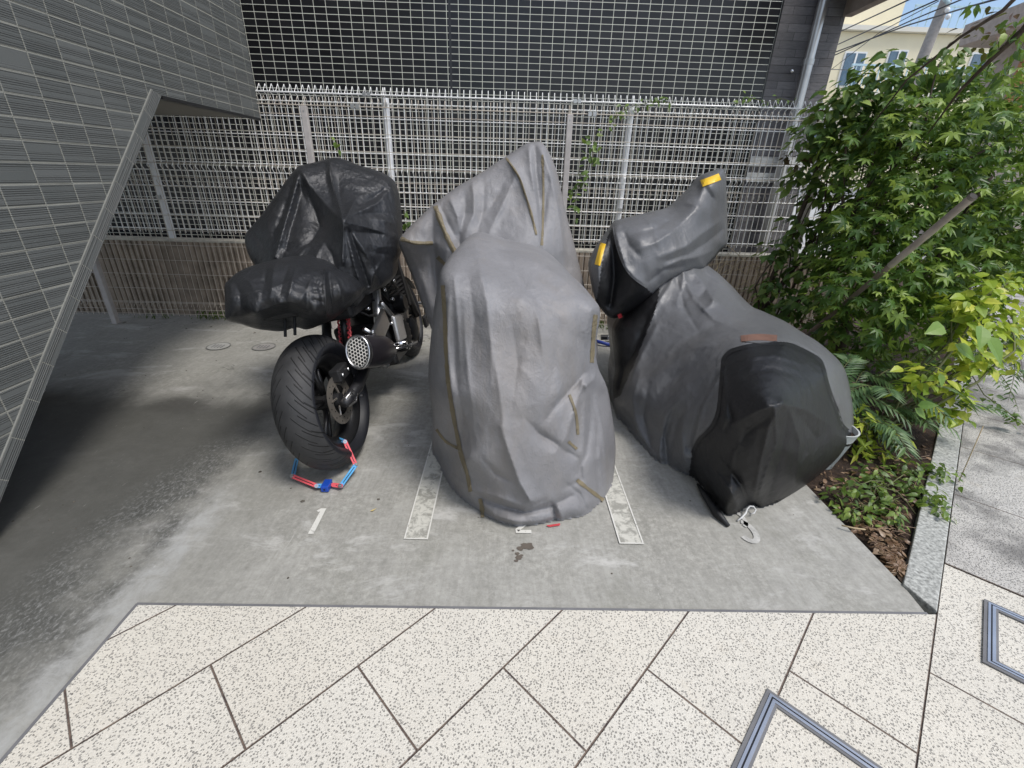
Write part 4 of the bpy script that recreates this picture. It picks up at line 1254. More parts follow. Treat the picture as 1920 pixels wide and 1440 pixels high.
folds3B = [
    (40, 9, [(1152, 424), (1160, 460), (1174, 503), (1190, 520), (1207, 533)], (1, 1, .4)),
    (-70, 15, [(1146, 440), (1150, 480), (1152, 520), (1145, 570)], (.4, 1, 1)),
    (34, 8, [(1130, 452), (1122, 500), (1122, 555)], (.5, 1, .6)),
    (-34, 9, [(1250, 490), (1290, 478), (1325, 455), (1358, 428)], (.5, 1, .8)),
    (30, 10, [(1235, 482), (1285, 462), (1320, 435), (1355, 412)], (.4, 1, .6)),
    (20, 8, [(1190, 470), (1230, 455), (1265, 432), (1305, 392)], (.4, 1, .5)),
    (-18, 8, [(1180, 440), (1225, 430), (1270, 405)], (.3, 1, .4)),
    (16, 6, [(1285, 380), (1305, 385), (1325, 400)], (.5, 1, .3)),
    (-20, 5, [(1326, 355), (1336, 370), (1342, 384)], (.5, 1, .3)),
    (20, 7, [(1322, 327), (1318, 350), (1312, 375)], (.7, 1, .3)),
    (26, 7, [(1240, 505), (1275, 487), (1305, 482), (1335, 470)], (.5, 1, .6)),
    (-30, 9, [(1215, 530), (1245, 505), (1280, 500)], (.6, 1, .6)),
    (-26, 8, [(1164, 420), (1180, 460), (1200, 480)], (.2, .8, .3)),
    (14, 7, [(1210, 402), (1225, 430), (1235, 460)], (.5, 1, .3)),
]
B3 = Shell(poly3B, ctrl3B, .12, 34, folds3B, 3.4, 21, .25, .008)
poly3A = [(1328, 498), (1316, 486), (1300, 481), (1283, 483), (1262, 486), (1240, 494), (1226, 508), (1205, 535), (1178, 575), (1156, 598), (1147, 620), (1150, 655), (1153, 690), (1149, 722), (1153, 770), (1162, 797), (1176, 819), (1196, 846), (1216, 866), (1257, 889), (1290, 900), (1304, 914), (1324, 944), (1344, 970), (1358, 985), (1366, 986), (1380, 977), (1392, 962), (1409, 948), (1420, 956), (1430, 959), (1462, 940), (1500, 917), (1530, 895), (1556, 873), (1582, 846), (1598, 826), (1601, 800), (1600, 771), (1595, 735), (1587, 700), (1576, 680), (1561, 664), (1535, 642), (1506, 624), (1483, 609), (1465, 599), (1440, 588), (1415, 578), (1394, 560), (1374, 538), (1350, 515)]
ctrl3A = [(1328, 498, 2.72), (1283, 484, 2.72), (1226, 508, 2.62), (1156, 600, 2.55), (1150, 690, 2.45), (1162, 797, 2.25), (1216, 866, 'g'), (1257, 889, 'g'), (1300, 910, 'g'), (1362, 985, 'g'), (1409, 950, 1.50), (1430, 958, 1.50), (1500, 917, 1.56), (1556, 873, 1.66), (1600, 800, 1.86), (1587, 700, 1.98), (1506, 624, 2.10), (1415, 578, 2.40),
          (1290, 530, 2.60), (1330, 560, 2.42), (1240, 600, 2.40), (1340, 620, 2.10), (1270, 700, 2.02), (1400, 640, 1.86), (1470, 650, 1.80), (1440, 755, 1.40), (1380, 760, 1.50), (1510, 760, 1.56), (1550, 700, 1.78), (1330, 830, 1.60), (1200, 740, 2.12), (1400, 860, 1.43), (1480, 850, 1.47), (1240, 820, 1.95), (1370, 930, 1.46)]
folds3A = [
    (26, 7, [(1283, 488), (1262, 520), (1235, 565), (1210, 620)], (.5, 1, .5)),
    (22, 7, [(1290, 488), (1310, 520), (1335, 560), (1370, 585)], (.5, 1, .3)),
    (-22, 8, [(1298, 488), (1330, 520), (1370, 556)], (.5, 1, .3)),
    (18, 6, [(1284, 490), (1280, 530), (1268, 575)], (.5, 1, .3)),
    (-26, 7, [(1272, 495), (1250, 535), (1225, 575)], (.4, 1, .4)),
    (-30, 9, [(1330, 520), (1322, 545), (1306, 562)], (.4, 1, .5)),
    (26, 7, [(1342, 545), (1336, 568), (1322, 580)], (.5, 1, .5)),
    (-56, 14, [(1214, 600), (1196, 640), (1172, 690), (1160, 730)], (.4, 1, .9)),
    (40, 11, [(1232, 610), (1206, 660), (1184, 710), (1168, 760)], (.4, 1, .8)),
    (24, 12, [(1420, 628), (1360, 640), (1300, 655), (1235, 700)], (.4, 1, .4)),
    (-22, 12, [(1400, 600), (1340, 610), (1280, 640)], (.3, 1, .4)),
    (22, 10, [(1340, 690), (1290, 720), (1240, 770)], (.5, 1, .5)),
    (-22, 10, [(1320, 670), (1260, 710), (1215, 760)], (.3, 1, .5)),
    (-24, 9, [(1310, 740), (1270, 790), (1255, 850)], (.3, 1, .6)),
    (28, 8, [(1290, 730), (1248, 780), (1236, 850), (1246, 880)], (.3, 1, .8)),
    (-26, 7, [(1262, 770), (1246, 820), (1252, 870)], (.3, 1, .8)),
    (26, 7, [(1290, 760), (1278, 810), (1286, 880)], (.4, 1, .8)),
    (-22, 6, [(1302, 790), (1296, 840), (1300, 890)], (.4, 1, .8)),
    (24, 8, [(1200, 700), (1186, 750), (1198, 820)], (.4, 1, .7)),
    (-22, 7, [(1216, 720), (1206, 780), (1222, 845)], (.4, 1, .7)),
    (30, 12, [(1465, 757), (1442, 800), (1425, 870), (1412, 940)], (.9, 1, .8)),
    (-22, 9, [(1476, 790), (1466, 850), (1440, 930)], (.3, 1, .6)),
    (20, 8, [(1480, 765), (1500, 830), (1490, 905)], (.6, 1, .5)),
    (18, 9, [(1462, 757), (1420, 770), (1375, 795)], (.8, 1, .4)), (18, 9, [(1468, 757), (1510, 768), (1560, 800)], (.8, 1, .4)),
    (-20, 10, [(1440, 780), (1400, 810), (1370, 850)], (.3, 1, .5)),
    (-18, 10, [(1500, 780), (1530, 820), (1525, 870)], (.3, 1, .5)),
    (20, 8, [(1355, 700), (1362, 760), (1352, 820)], (.4, 1, .4)), (-20, 8, [(1366, 760), (1372, 785), (1360, 805)], (.5, 1, .5)),
    (24, 8, [(1330, 870), (1372, 925), (1385, 955)], (.5, 1, .8)), (-26, 7, [(1350, 860), (1390, 910), (1402, 940)], (.3, 1, .8)),
    (-24, 8, [(1310, 905), (1340, 945), (1362, 972)], (.6, 1, .8)),
    (18, 10, [(1560, 690), (1575, 750), (1570, 810)], (.4, 1, .5)),
    (-24, 7, [(1555, 735), (1574, 775), (1580, 800)], (.5, 1, .9)),
    (14, 5, [(1400, 672), (1450, 666), (1510, 684)], (.5, 1, .5)),
    (20, 5, [(1276, 500), (1300, 560), (1340, 600), (1392, 622)], (.8, 1, .3)),
    (-16, 5, [(1268, 520), (1284, 580), (1310, 620)], (.5, 1, .3)),
    (16, 5, [(1430, 610), (1480, 630), (1530, 662), (1570, 700)], (.4, 1, .5)),
    (18, 5, [(1358, 690), (1320, 760), (1300, 830)], (.5, 1, .6)),
    (-16, 5, [(1345, 700), (1308, 770), (1290, 840)], (.5, 1, .6)),
    (18, 5, [(1180, 760), (1200, 810), (1230, 860)], (.4, 1, .9)),
    (16, 4, [(1452, 765), (1456, 830), (1430, 900), (1418, 945)], (.7, 1, .9)),
    (14, 4, [(1400, 800), (1375, 850), (1370, 900)], (.3, 1, .6)),
    (14, 5, [(1520, 800), (1515, 850), (1490, 900)], (.4, 1, .7)),
    (-12, 10, [(1400, 700), (1450, 690), (1520, 715)], (.5, 1, .5)),
]
A3 = Shell(poly3A, ctrl3A, .15, 46, folds3A, 3.4, 23, .55, .009)
edge3 = [(1298, 850), (1310, 826), (1326, 810), (1338, 795), (1346, 772), (1350, 735), (1353, 700), (1356, 675), (1368, 660), (1394, 651), (1430, 645), (1475, 645), (1508, 658), (1536, 675), (1546, 695), (1551, 716), (1560, 745), (1572, 775), (1578, 795), (1590, 808), (1604, 818)]
split = spline(edge3, False, 3)+[(1700, 1100), (1290, 1100), (1240, 920), (1290, 900)]
sideA = spline([(1226, 508), (1236, 520), (1234, 560), (1222, 600), (1206, 640), (1190, 680), (1172, 720), (1158, 745), (1120, 740), (1120, 560), (1200, 500)], True, 3)
edgeB = [(1149, 424), (1154, 452), (1162, 480), (1174, 506), (1190, 524), (1212, 540), (1226, 556)]
sideB = spline(edgeB, False, 3)+[(1226, 600), (1150, 620), (1126, 606), (1118, 566), (1124, 530), (1128, 500), (1134, 462), (1142, 436)]
mm, pp, ps = A3.mesh([split, sideA])
mb_, pb3 = B3.mesh([sideB])
o = merged(mm, mb_).build('fabric', M['cloth_grey'], c3, smooth=True); clean(o)
o = pp.build('rear_panel', M['cloth_panel'], c3, smooth=True); clean(o)
o = ps.build('side_panel', M['cloth_panel'], c3, smooth=True); clean(o)
o = pb3.build('fairing_panel', M['cloth_panel'], c3, smooth=True); clean(o)
B3.cord(edgeB[:-1], .0035, .001).build('fairing_seam', M['cloth_grey'], c3, smooth=True)
A3.band([p for p in edge3[:-1]], 7, .0030, n=4).build('panel_piping', M['cloth_panel'], c3, smooth=True)
A3.band([(p[0]-6 if p[0] < 1450 else p[0]+5, p[1]-6) for p in edge3[:-2]], 7, .0032, n=4).build('panel_hem', M['cloth_grey'], c3, smooth=True)
A3.band([(1389, 635), (1420, 632), (1457, 634)], 12, .006).build('leather_tab', M['leather'], c3)
A3.cord([(1392, 641), (1430, 644), (1455, 640)], .003, .004).build('grab_cord', M['cloth_panel'], c3, smooth=True)
B3.band([(1315, 344), (1332, 338), (1350, 331)], 13, .007).build('reflective_strip', M['yellow'], c3)
B3.band([(1131, 456), (1126, 474), (1120, 497)], 11, .008).build('reflective_strip', M['yellow'], c3)
B3.band([(1159, 594), (1166, 591)], 8, .006).build('small_red_tag', M['red'], c3)
tail = MB(); tail.tube([tuple(G(1308, 908, .03)), tuple(G(1322, 928, .026)), tuple(G(1344, 962, .020)), tuple(G(1366, 986, .010))], [.006, .016, .019, .008], 8)
tail.build('gathered_hem', M['cloth_panel'], c3, smooth=True)
# ================================================================== LEFT MOTORCYCLE (below its cover)
BK = Matrix.Translation((-.770, 1.893, 0))@Matrix.Rotation(R_(-2.6), 4, 'Z')@Matrix.Rotation(R_(-11.9), 4, 'Y')
bike = empty('motorcycle', (-.77, 1.893, 0), 'black naked motorcycle leaning on its stand with fat rear tyre and short silver tipped exhaust', 'motorcycle')
def T_(p): return BK@Vector(p)
def tb(pts, r, n=8): return MB().tube([T_(p) for p in pts], r, n)
def bk_box(a, b, rot=None, c=None):
    m = BK
    if rot is not None:
        m = BK@Matrix.Translation(c)@Euler([R_(k) for k in rot]).to_matrix().to_4x4()
    return MB().box(a, b, 0, m)
def wheel(cy, R, hw, rim_r, label=None):
    cz = R
    Mw = BK@Matrix.Translation((0, cy, cz))
    root = MB()
    # rim barrel = the wheel part itself
    rb = rim_r
    prof = [(rb-.012, -hw*.62), (rb+.006, -hw*.66), (rb+.010, -hw*.60), (rb-.004, -hw*.52), (rb-.030, -hw*.30), (rb-.036, 0), (rb-.030, hw*.30), (rb-.004, hw*.52), (rb+.010, hw*.60), (rb+.006, hw*.66), (rb-.012, hw*.62), (rb-.045, hw*.26), (rb-.05, 0), (rb-.045, -hw*.26)]
    root.lathe(prof, 64, Mw, closed=True)
    w_ = root.build('wheel', M['black'], bike, smooth=True)
    # tyre with uv
    n = 200; m = 28
    vs = []; fs = []; uvs = []
    for j in range(m+1):
        v = -1+2*j/m
        if abs(v) <= .72:
            a = v/.72*R_(58)
            r = R-.062*(R/.318)*(1-math.cos(a))/(1-math.cos(R_(58)))*.92
            x = hw*math.sin(a)/math.sin(R_(58))
        else:
            t = (abs(v)-.72)/.28
            r0_ = R-.062*(R/.318)*.92
            r = r0_+(rb+.004-r0_)*t
            x = math.copysign(hw*(1+.03*math.sin(t*math.pi)-.36*t**1.6), v)
        for i in range(n):
            a = 2*math.pi*i/n
            vs.append(Mw@Vector((x, r*math.sin(a), r*math.cos(a))))
    for j in range(m):
        for i in range(n):
            fs.append((j*n+i, j*n+(i+1) % n, (j+1)*n+(i+1) % n, (j+1)*n+i))
            uvs += [(i/n, -1+2*j/m), ((i+1)/n, -1+2*j/m), ((i+1)/n, -1+2*(j+1)/m), (i/n, -1+2*(j+1)/m)]
    b = MB(); b.add(vs, fs)
    t_ = b.build('tyre', M['rubber'], w_, smooth=True)
    ul = t_.data.uv_layers.new(name='UVMap')
    ul.data.foreach_set('uv', [c for p in uvs for c in p])
    t_.location = (0, 0, 0)
    sp = MB()
    for k in range(5):
        a = 2*math.pi*k/5+.3
        for da in (-.13, .13):
            p0 = Vector((0, .035*math.cos(a), .035*math.sin(a))); p1 = Vector((.0, (rb-.04)*math.cos(a+da), (rb-.04)*math.sin(a+da)))
            sp.tube([Mw@p0, Mw@((p0+p1)/2+Vector((.006, 0, 0))), Mw@p1], [.016, .011, .013], 6)
    sp.build('spokes', M['black'], w_, smooth=True).location = (0, 0, 0)
    h = MB().lathe([(0, -.09), (.032, -.09), (.036, -.03), (.04, 0), (.036, .03), (.032, .08), (0, .08)], 24, Mw); h.build('hub', M['blackmat'], w_, auto=40).location = (0, 0, 0)
    return w_, Mw
rw, Mrw = wheel(0, .318, .095, .216)
fw_, Mfw = wheel(1.45, .300, .060, .216)
disc_m = simple('drilled brake disc', (.42, .38, .33), .35, .8, var=.15)
def disc(Mw, x, r, nm, par, holes=24):
    b = MB(); b.lathe([(r, x-.002), (r, x+.002), (r*.62, x+.002), (r*.62, x-.002)], 48, Mw, closed=True)
    for k in range(5):
        a = 2*math.pi*k/5
        b.tube([Mw@Vector((x, .03*math.cos(a), .03*math.sin(a))), Mw@Vector((x, r*.64*math.cos(a+.3), r*.64*math.sin(a+.3)))], .005, 5)
    for k in range(holes):
        a = 2*math.pi*k/holes; rr = r*(.72 if k % 2 else .88)
        b.lathe([(0, x+.0032), (.0036, x+.0032), (.0036, x+.001)], 8, Mw@Matrix.Translation((0, rr*math.cos(a), rr*math.sin(a))), 1)
    d = b.build(nm, [disc_m, M['black']], par, auto=40); d.location = (0, 0, 0)
disc(Mrw, .072, .115, 'brake_disc', rw)
disc(Mfw, .062, .155, 'brake_disc', fw_)
# caliper, axle hardware
b = bk_box((.060, .00, .400), (.112, .115, .462)); b.build('rear_caliper', M['blackmat'], bike, bevel=.008)
for yy in (.02, .09): tb([(.112, yy, .43), (.122, yy, .43)], .009).build('caliper_bolt', M['chrome'], bike, auto=40)
tb([(.10, 0, .318), (.135, 0, .318)], .021, 16).build('axle_nut', M['chrome'], bike, auto=40)
tb([(-.10, 0, .318), (-.15, 0, .318)], [.02, .016], 16).build('stand_bobbin', M['steel'], bike, auto=40)
b = MB()
for sx in (1, -1):
    pts = [(.118*sx, -.06, .318), (.118*sx, .12, .325), (.125*sx, .34, .40), (.10*sx, .56, .43)]
    b.tube([T_(p) for p in pts], [.022, .030, .034, .036], 8)
b.tube([T_((-.11, .40, .42)), T_((.11, .40, .42))], .035, 8)
b.build('swingarm', simple('swingarm black', (.02, .02, .022), .4), bike, smooth=True)
for yy, zz in ((-.02, .345), (.05, .30)): tb([(.150, yy, zz), (.158, yy, zz)], .006).build('adjuster_bolt', M['chrome'], bike)
tb([(.128, -.045, .318), (.128, -.045, .34), (.134, .02, .346), (.134, .05, .318), (.134, .02, .29), (.128, -.045, .30), (.128, -.045, .318)], .006, 6).build('chain_adjuster', M['steel'], bike, smooth=True)
# muffler with honeycomb end
Mm = BK@Matrix.Translation((.185, .115, .500))@Matrix.Rotation(R_(-7), 4, 'Z')@Matrix.Rotation(R_(-20), 4, 'X')@Matrix.Rotation(R_(90), 4, 'Z')
def oval(x, s=1.0, n=28):
    return [Mm@Vector((x, -.062*s*math.cos(a)*(1.0), .074*s*math.sin(a)*(1.0 if math.sin(a) > 0 else 1.12)*(1.0))) for a in np.linspace(0, 2*math.pi, n+1)[:-1]]
def loft(rings):
    b = MB(); n = len(rings[0]); vs = [p for r in rings for p in r]
    fs = [(i*n+k, i*n+(k+1) % n, (i+1)*n+(k+1) % n, (i+1)*n+k) for i in range(len(rings)-1) for k in range(n)]
    b.add(vs, fs); return b
mu = loft([oval(0.004, .94), oval(.02, 1.0), oval(.14, 1.06), oval(.24, .98), oval(.30, .70)]).build('exhaust_muffler', simple('black muffler shell', (.025, .022, .026), .28, .2), bike, smooth=True)
cap = loft([oval(.012, 1.03), oval(-.012, 1.06), oval(-.018, 1.0), oval(-.014, .90), oval(-.004, .88)]).build('end_cap_ring', M['steel'], mu, smooth=True); cap.location = (0, 0, 0)
b = MB(); r_ = oval(-.001, .9); b.add(r_, [tuple(range(len(r_)))]); b.build('end_cap_dark', M['black'], mu).location = (0, 0, 0)
b = MB(); s_ = .0085
for i in range(-6, 7):
    for j in range(-8, 9):
        cx_ = i*s_*1.75; cy_ = (j+.5*(i % 2))*s_*2.0*.99
        if (cx_/.062)**2+(cy_/.078)**2 < .80:
            ring_o = [Mm@Vector((-.010, cx_+s_*1.17*math.cos(a), cy_+s_*1.17*math.sin(a))) for a in np.linspace(0, 2*math.pi, 7)[:-1]]
            ring_i = [Mm@Vector((-.010, cx_+s_*.86*math.cos(a), cy_+s_*.86*math.sin(a))) for a in np.linspace(0, 2*math.pi, 7)[:-1]]
            b.add(ring_o+ring_i, [(k, (k+1) % 6, 6+(k+1) % 6, 6+k) for k in range(6)])
b.build('honeycomb_grille', simple('bright grille', (.82, .80, .74), .35, .15), mu).location = (0, 0, 0)
tb([(.14, .40, .40), (.12, .50, .30), (.08, .62, .24), (.02, .80, .20), (.05, 1.05, .25)], [.028, .026, .026, .026, .022], 12).build('exhaust_pipe', M['steel'], bike, smooth=True)
b = bk_box((-.012, -.10, -.03), (.012, .14, .075), (14, 0, 0), (.215, .37, .50)); b.build('heat_shield', M['steel'], bike, bevel=.012)
bk_box((-.01, -.05, -.06), (.02, .09, .09), (-10, 0, 0), (.20, .66, .42)).build('side_cover', simple('bright engine side cover', (.60, .60, .60), .35, .7), bike, bevel=.012)
tb([(.19, .56, .62), (.20, .66, .50), (.195, .80, .34), (.16, .95, .24)], .013, 8).build('silver_pipe', M['steel'], bike, smooth=True)
# engine and frame
en = MB()
en.box((-.17, .62, .22), (.16, 1.05, .50), 0, BK)
en.box((-.14, .86, .48), (.14, 1.12, .70), 0, BK)
e_ = en.build('engine', simple('engine black', (.022, .022, .024), .38, .3), bike, bevel=.02)
for (x_, y_, z_, r_, mt) in ((.165, .78, .36, .105, 'blackmat'), (.165, .98, .33, .075, 'blackmat'), (.165, .92, .52, .06, 'black')):
    c_ = MB().lathe([(0, .045), (r_*.75, .045), (r_, .03), (r_, -.02)], 28, BK@Matrix.Translation((x_, y_, z_))); o_ = c_.build('engine_cover', M[mt], e_, auto=40); o_.location = (0, 0, 0)
b = MB()
for k in range(14):
    a = 2*math.pi*k/14
    cx_, cz_ = .78+.092*math.cos(a), .36+.092*math.sin(a)
    b.tube([T_((.195, cx_, cz_)), T_((.206, cx_, cz_))], .0055, 6)
o_ = b.build('cover_bolts', M['chrome'], e_); o_.location = (0, 0, 0)
for k in range(7):
    f = MB().box((-.15, .87, .50+k*.026), (.155, 1.14, .507+k*.026), 0, BK).build('cooling_fin', M['blackmat'], e_); f.location = (0, 0, 0)
tb([(.145, .48, .36), (.155, .52, .50), (.15, .66, .70), (.12, .95, .86)], [.026, .028, .026, .022], 8).build('frame_spar', simple('bare frame metal', (.68, .68, .67), .3, .8), bike, smooth=True)
tb([(-.145, .48, .36), (-.155, .52, .50), (-.15, .66, .70), (-.12, .95, .86)], [.026, .028, .026, .022], 8).build('frame_spar', M['black'], bike, smooth=True)
tb([(.15, .50, .45), (.20, .46, .40), (.205, .36, .47), (.17, .28, .56)], [.014, .016, .014, .012], 8).build('footrest_hanger', M['steel'], bike, smooth=True)
tb([(.20, .47, .40), (.30, .46, .40)], [.012, .015], 8).build('footpeg', M['chrome'], bike, auto=40)
tb([(.20, .50, .36), (.24, .62, .33), (.29, .68, .33)], .007, 6).build('brake_pedal', M['chrome'], bike, smooth=True)
for k, pts in enumerate([[(.13, .62, .74), (.17, .70, .62), (.13, .86, .55)], [(.10, .55, .72), (.165, .6, .6), (.175, .72, .5)], [(.12, .75, .8), (.18, .85, .68), (.16, 1.0, .6)], [(.08, .4, .66), (.14, .46, .58), (.16, .56, .56)]]):
    tb(pts, .007, 6).build('hose', M['blackmat'], bike, smooth=True)
for (p, r_) in (((.175, .60, .60), .017), ((.18, .70, .66), .013), ((.175, .80, .58), .012), ((.17, .52, .55), .014), ((.18, .90, .67), .012), ((.15, .46, .62), .012), ((.19, .62, .48), .011)):
    q_ = T_(p); MB().ball(q_, r_).build('frame_bolt', M['chrome'], bike, smooth=True)
# shock: coil spring + reservoir
sp = []
for k in range(120):
    a = k*.42
    sp.append(T_((.045+.032*math.cos(a), .30+.10*k/120+.032*math.sin(a)*.3, .50+.17*k/120+.02*math.sin(a))))
MB().tube(sp, .0055, 5).build('shock_spring', M['red'], bike, smooth=True)
tb([(.045, .29, .48), (.045, .40, .69)], .017, 10).build('shock_body', M['black'], bike, smooth=True)
tb([(.10, .30, .70), (.10, .30, .745)], .022, 14).build('fluid_reservoir', M['gold'], bike, auto=40)
# subframe, tail underside, mudguard stays
b = bk_box((-.11, -.05, .74), (.11, .62, .80)); b.build('tail_underside', M['blackmat'], bike, bevel=.02)
bk_box((-.14, .28, .62), (.14, .72, .78)).build('battery_box', M['blackmat'], bike, bevel=.02)
bk_box((-.15, .70, .70), (.15, 1.20, .92)).build('fuel_tank', M['black'], bike, bevel=.06)
for sx in (-.035, .01): tb([(sx, .02, .76), (sx-.005, -.04, .665)], .0065, 6).build('mudguard_stay', M['blackmat'], bike)
for sx in (-1, 1): MB().tube([T_((.095*sx, 1.45, .30)), T_((.095*sx, 1.33, .62)), T_((.095*sx, 1.24, .98))], [.026, .027, .022], 12).build('front_fork', M['black'], bike, smooth=True)
fm = MB(); nn_ = 16
vs = []; 
for i in range(nn_+1):
    a = R_(-60)+R_(125)*i/nn_
    for j in range(7):
        x_ = -.07+.14*j/6; r_ = .325-.03*(x_/.07)**2
        vs.append(Mfw@Vector((x_, -r_*math.sin(a), r_*math.cos(a))))
fm.add(vs, [(i*7+j, i*7+j+1, (i+1)*7+j+1, (i+1)*7+j) for i in range(nn_) for j in range(6)])
fm.build('front_mudguard', M['black'], bike, smooth=True)
tb([(-.15, .62, .30), (-.30, .66, .045), (-.34, .64, .03)], .012, 8).build('side_stand', M['black'], bike, smooth=True)
bk_box((.135, 1.42, .20), (.16, 1.50, .29)).build('front_caliper', M['blackmat'], bike, bevel=.01)
bk_box((-.16, 1.15, .45), (.16, 1.19, .80)).build('radiator', M['blackmat'], bike)

# ================================================================== FOLDING LOCK
lock = empty('folding_lock', tuple(G(614, 915)), 'folding lock of coral red and light blue links through the motorcycle rear wheel', 'bicycle lock')
def link(a, b, mat, wd=.0095, th=.0045):
    a = Vector(a); b = Vector(b); t = (b-a).normalized()
    v = (Vector(CAM)-a).normalized(); s_ = t.cross(v).normalized(); nrm = s_.cross(t).normalized()
    m = MB()
    ring = []
    for k in range(9): an = math.pi/2+math.pi*k/8; ring.append(a+t*math.cos(an)*wd+s_*math.sin(an)*wd)
    for k in range(9): an = -math.pi/2+math.pi*k/8; ring.append(b+t*math.cos(an)*wd+s_*math.sin(an)*wd)
    n = len(ring)
    m.add([p+nrm*th for p in ring]+[p-nrm*th for p in ring], [tuple(range(n)), tuple(range(2*n-1, n-1, -1))]+[(i, i+n, (i+1) % n+n, (i+1) % n) for i in range(n)])
    o = m.build('link', M[mat], lock, bevel=.0015)
    g = MB().add([a+t*.016+s_*.0016+nrm*(th+.0006), b-t*.016+s_*.0016+nrm*(th+.0006), b-t*.016-s_*.0016+nrm*(th+.0006), a+t*.016-s_*.0016+nrm*(th+.0006)], [(0, 1, 2, 3)])
    q_ = g.build('groove', M['black'], o); q_.location = (0, 0, 0)
    return nrm
def rivet(p, nrm, r=.0085):
    p = Vector(p); MB().tube([p-nrm*.010, p+nrm*.0095], r, 14).build('rivet', M['steel'], lock, auto=40)
    MB().tube([p+nrm*.0094, p+nrm*.0105], r*.6, 12).build('rivet_core', M['galv'], lock, auto=40)
J = dict(A=tuple(G(604, 911, .022)), L1=tuple(G(594, 911, .024)), L2=tuple(G(549, 893, .030)), L3=tuple(W(556, 862, 1.84)), L4=tuple(W(600, 842, 2.02)),
         B=tuple(G(625, 909, .022)), R1=tuple(G(639, 911, .024)), R2=tuple(W(667, 872, 1.76)), R3=tuple(W(647, 828, 1.80)), R4=tuple(W(614, 816, 1.90)))
for a, b_, mt in (('A', 'L1', 'bluearm'), ('L1', 'L2', 'redarm'), ('L2', 'L3', 'bluearm'), ('B', 'R1', 'redarm'), ('R1', 'R2', 'bluearm'), ('R2', 'R3', 'redarm'), ('R3', 'R4', 'bluearm')):
    nr = link(J[a], J[b_], mt)
    if b_ in ('L1', 'L2', 'R1', 'R2', 'R3'): rivet(J[b_], nr)
c_ = G(614, 917, .0)
MB().box((c_[0]-.018, c_[1]-.028, .004), (c_[0]+.016, c_[1]+.030, .034), 0).build('lock_body', M['bluelock'], lock, bevel=.004)
MB().tube([(c_[0]-.001, c_[1]-.029, .018), (c_[0]-.001, c_[1]-.0295, .018)], .0045, 12).build('keyhole', M['black'], lock)

# ================================================================== SMALL THINGS ROUND THE BIKES
ub = empty('ground_anchor_rail', (-.72, 3.72, 0), 'bent steel tube ground anchor behind the front wheel of the left motorcycle', 'rail')
pts = [tuple(W(p[0], p[1], 3.66)) for p in ((766, 632), (760, 604), (757, 588), (761, 574), (772, 568), (800, 568), (870, 571), (960, 574), (975, 580), (977, 612))]
pts[0] = (pts[0][0], pts[0][1], 0)
MB().tube([Vector(p) for p in pts], .013, 10).build('tube', M['steel'], ub, smooth=True)
c_ = W(763, 590, 3.62); MB().ball(c_, .018).build('clamp_knob', M['chrome'], ub, smooth=True)
c_ = W(762, 604, 3.60); MB().box((c_[0]-.02, c_[1]-.02, c_[2]-.06), (c_[0]+.02, c_[1]+.02, c_[2]+.03)).build('clamp_body', M['blackmat'], ub, bevel=.006)
cl = empty('chain_lock', tuple(G(1136, 648)), 'blue sleeved chain lock lying on the concrete between the silver and charcoal covers', 'chain lock')
c_ = G(1137, 640, .03)
MB().tube([(c_[0]+.085*math.cos(a), c_[1]+.07*math.sin(a)+.02, .022+.01*math.sin(a*2)) for a in np.linspace(-2.9, 1.2, 26)], .015, 8).build('sleeve', simple('navy blue sleeve', (.02, .05, .30), .5, bump=.5), cl, smooth=True)
MB().tube([(c_[0]-.03, c_[1]+.03, .055), (c_[0]+.05, c_[1]+.02, .06)], .022, 12).build('lock_barrel', M['steel'], cl, auto=40)
MB().tube([(c_[0]-.045, c_[1]+.03, .055), (c_[0]+.02, c_[1]+.026, .058)], .0235, 12).build('lock_collar', M['black'], cl, auto=40)
hk = MB().tube([tuple(G(*p, z)) for p, z in (((1383, 976), .008), ((1391, 970), .012), ((1398, 962), .022), ((1401, 954), .03), ((1406, 949), .035), ((1413, 950), .032), ((1417, 956), .028), ((1414, 962), .022), ((1408, 963), .02))], [.003, .004, .0045, .004, .004, .004, .0035, .003, .0025], 8)
tag(hk.build('hook', simple('pale plastic hook', (.55, .55, .54), .35), smooth=True), 'pale curled plastic hook at the bottom hem of the charcoal cover', 'hook')
# fallen leaf
c_ = G(700, 957, .004)
b = MB(); b.add([(c_[0]-.014, c_[1]-.004, .004), (c_[0], c_[1]-.007, .007), (c_[0]+.014, c_[1]+.007, .012), (c_[0]+.002, c_[1]+.003, .005)], [(0, 1, 2, 3)])
tag(b.build('fallen_leaf', simple('yellow fallen leaf', (.62, .48, .18), .6)), 'single yellow leaf lying on bare concrete between bays one and two', 'leaf')
# grey bucket-like pot
pc = W(1578, 862, 1.93)
pot = empty('plant_pot', (1.80, 2.03, 0), 'grey plastic pot with a black band behind the charcoal cover beside the planting bed', 'pot')
Mp = Matrix.Translation((1.625, 1.955, -.02))@Matrix.Rotation(R_(-90+6), 4, 'Y')@Matrix.Scale(.80, 4)
def ring_lathe(p, nm, m, n=28): return MB().lathe(p, n, Mp).build(nm, m, pot, auto=45)
ring_lathe([(0, .0), (.095, .0), (.115, .08), (.138, .215), (.128, .215), (.105, .02), (0, .02)], 'pot_body', M['pot'])
ring_lathe([(.138, .215), (.140, .232), (.136, .232), (.130, .215)], 'black_band', M['black'])
ring_lathe([(.139, .232), (.150, .285), (.153, .292), (.143, .292), (.132, .232)], 'rim', simple('pale pot rim', (.52, .54, .52), .4))
ring_lathe([(.0, .262), (.137, .262)], 'potting_soil', M['soil'])

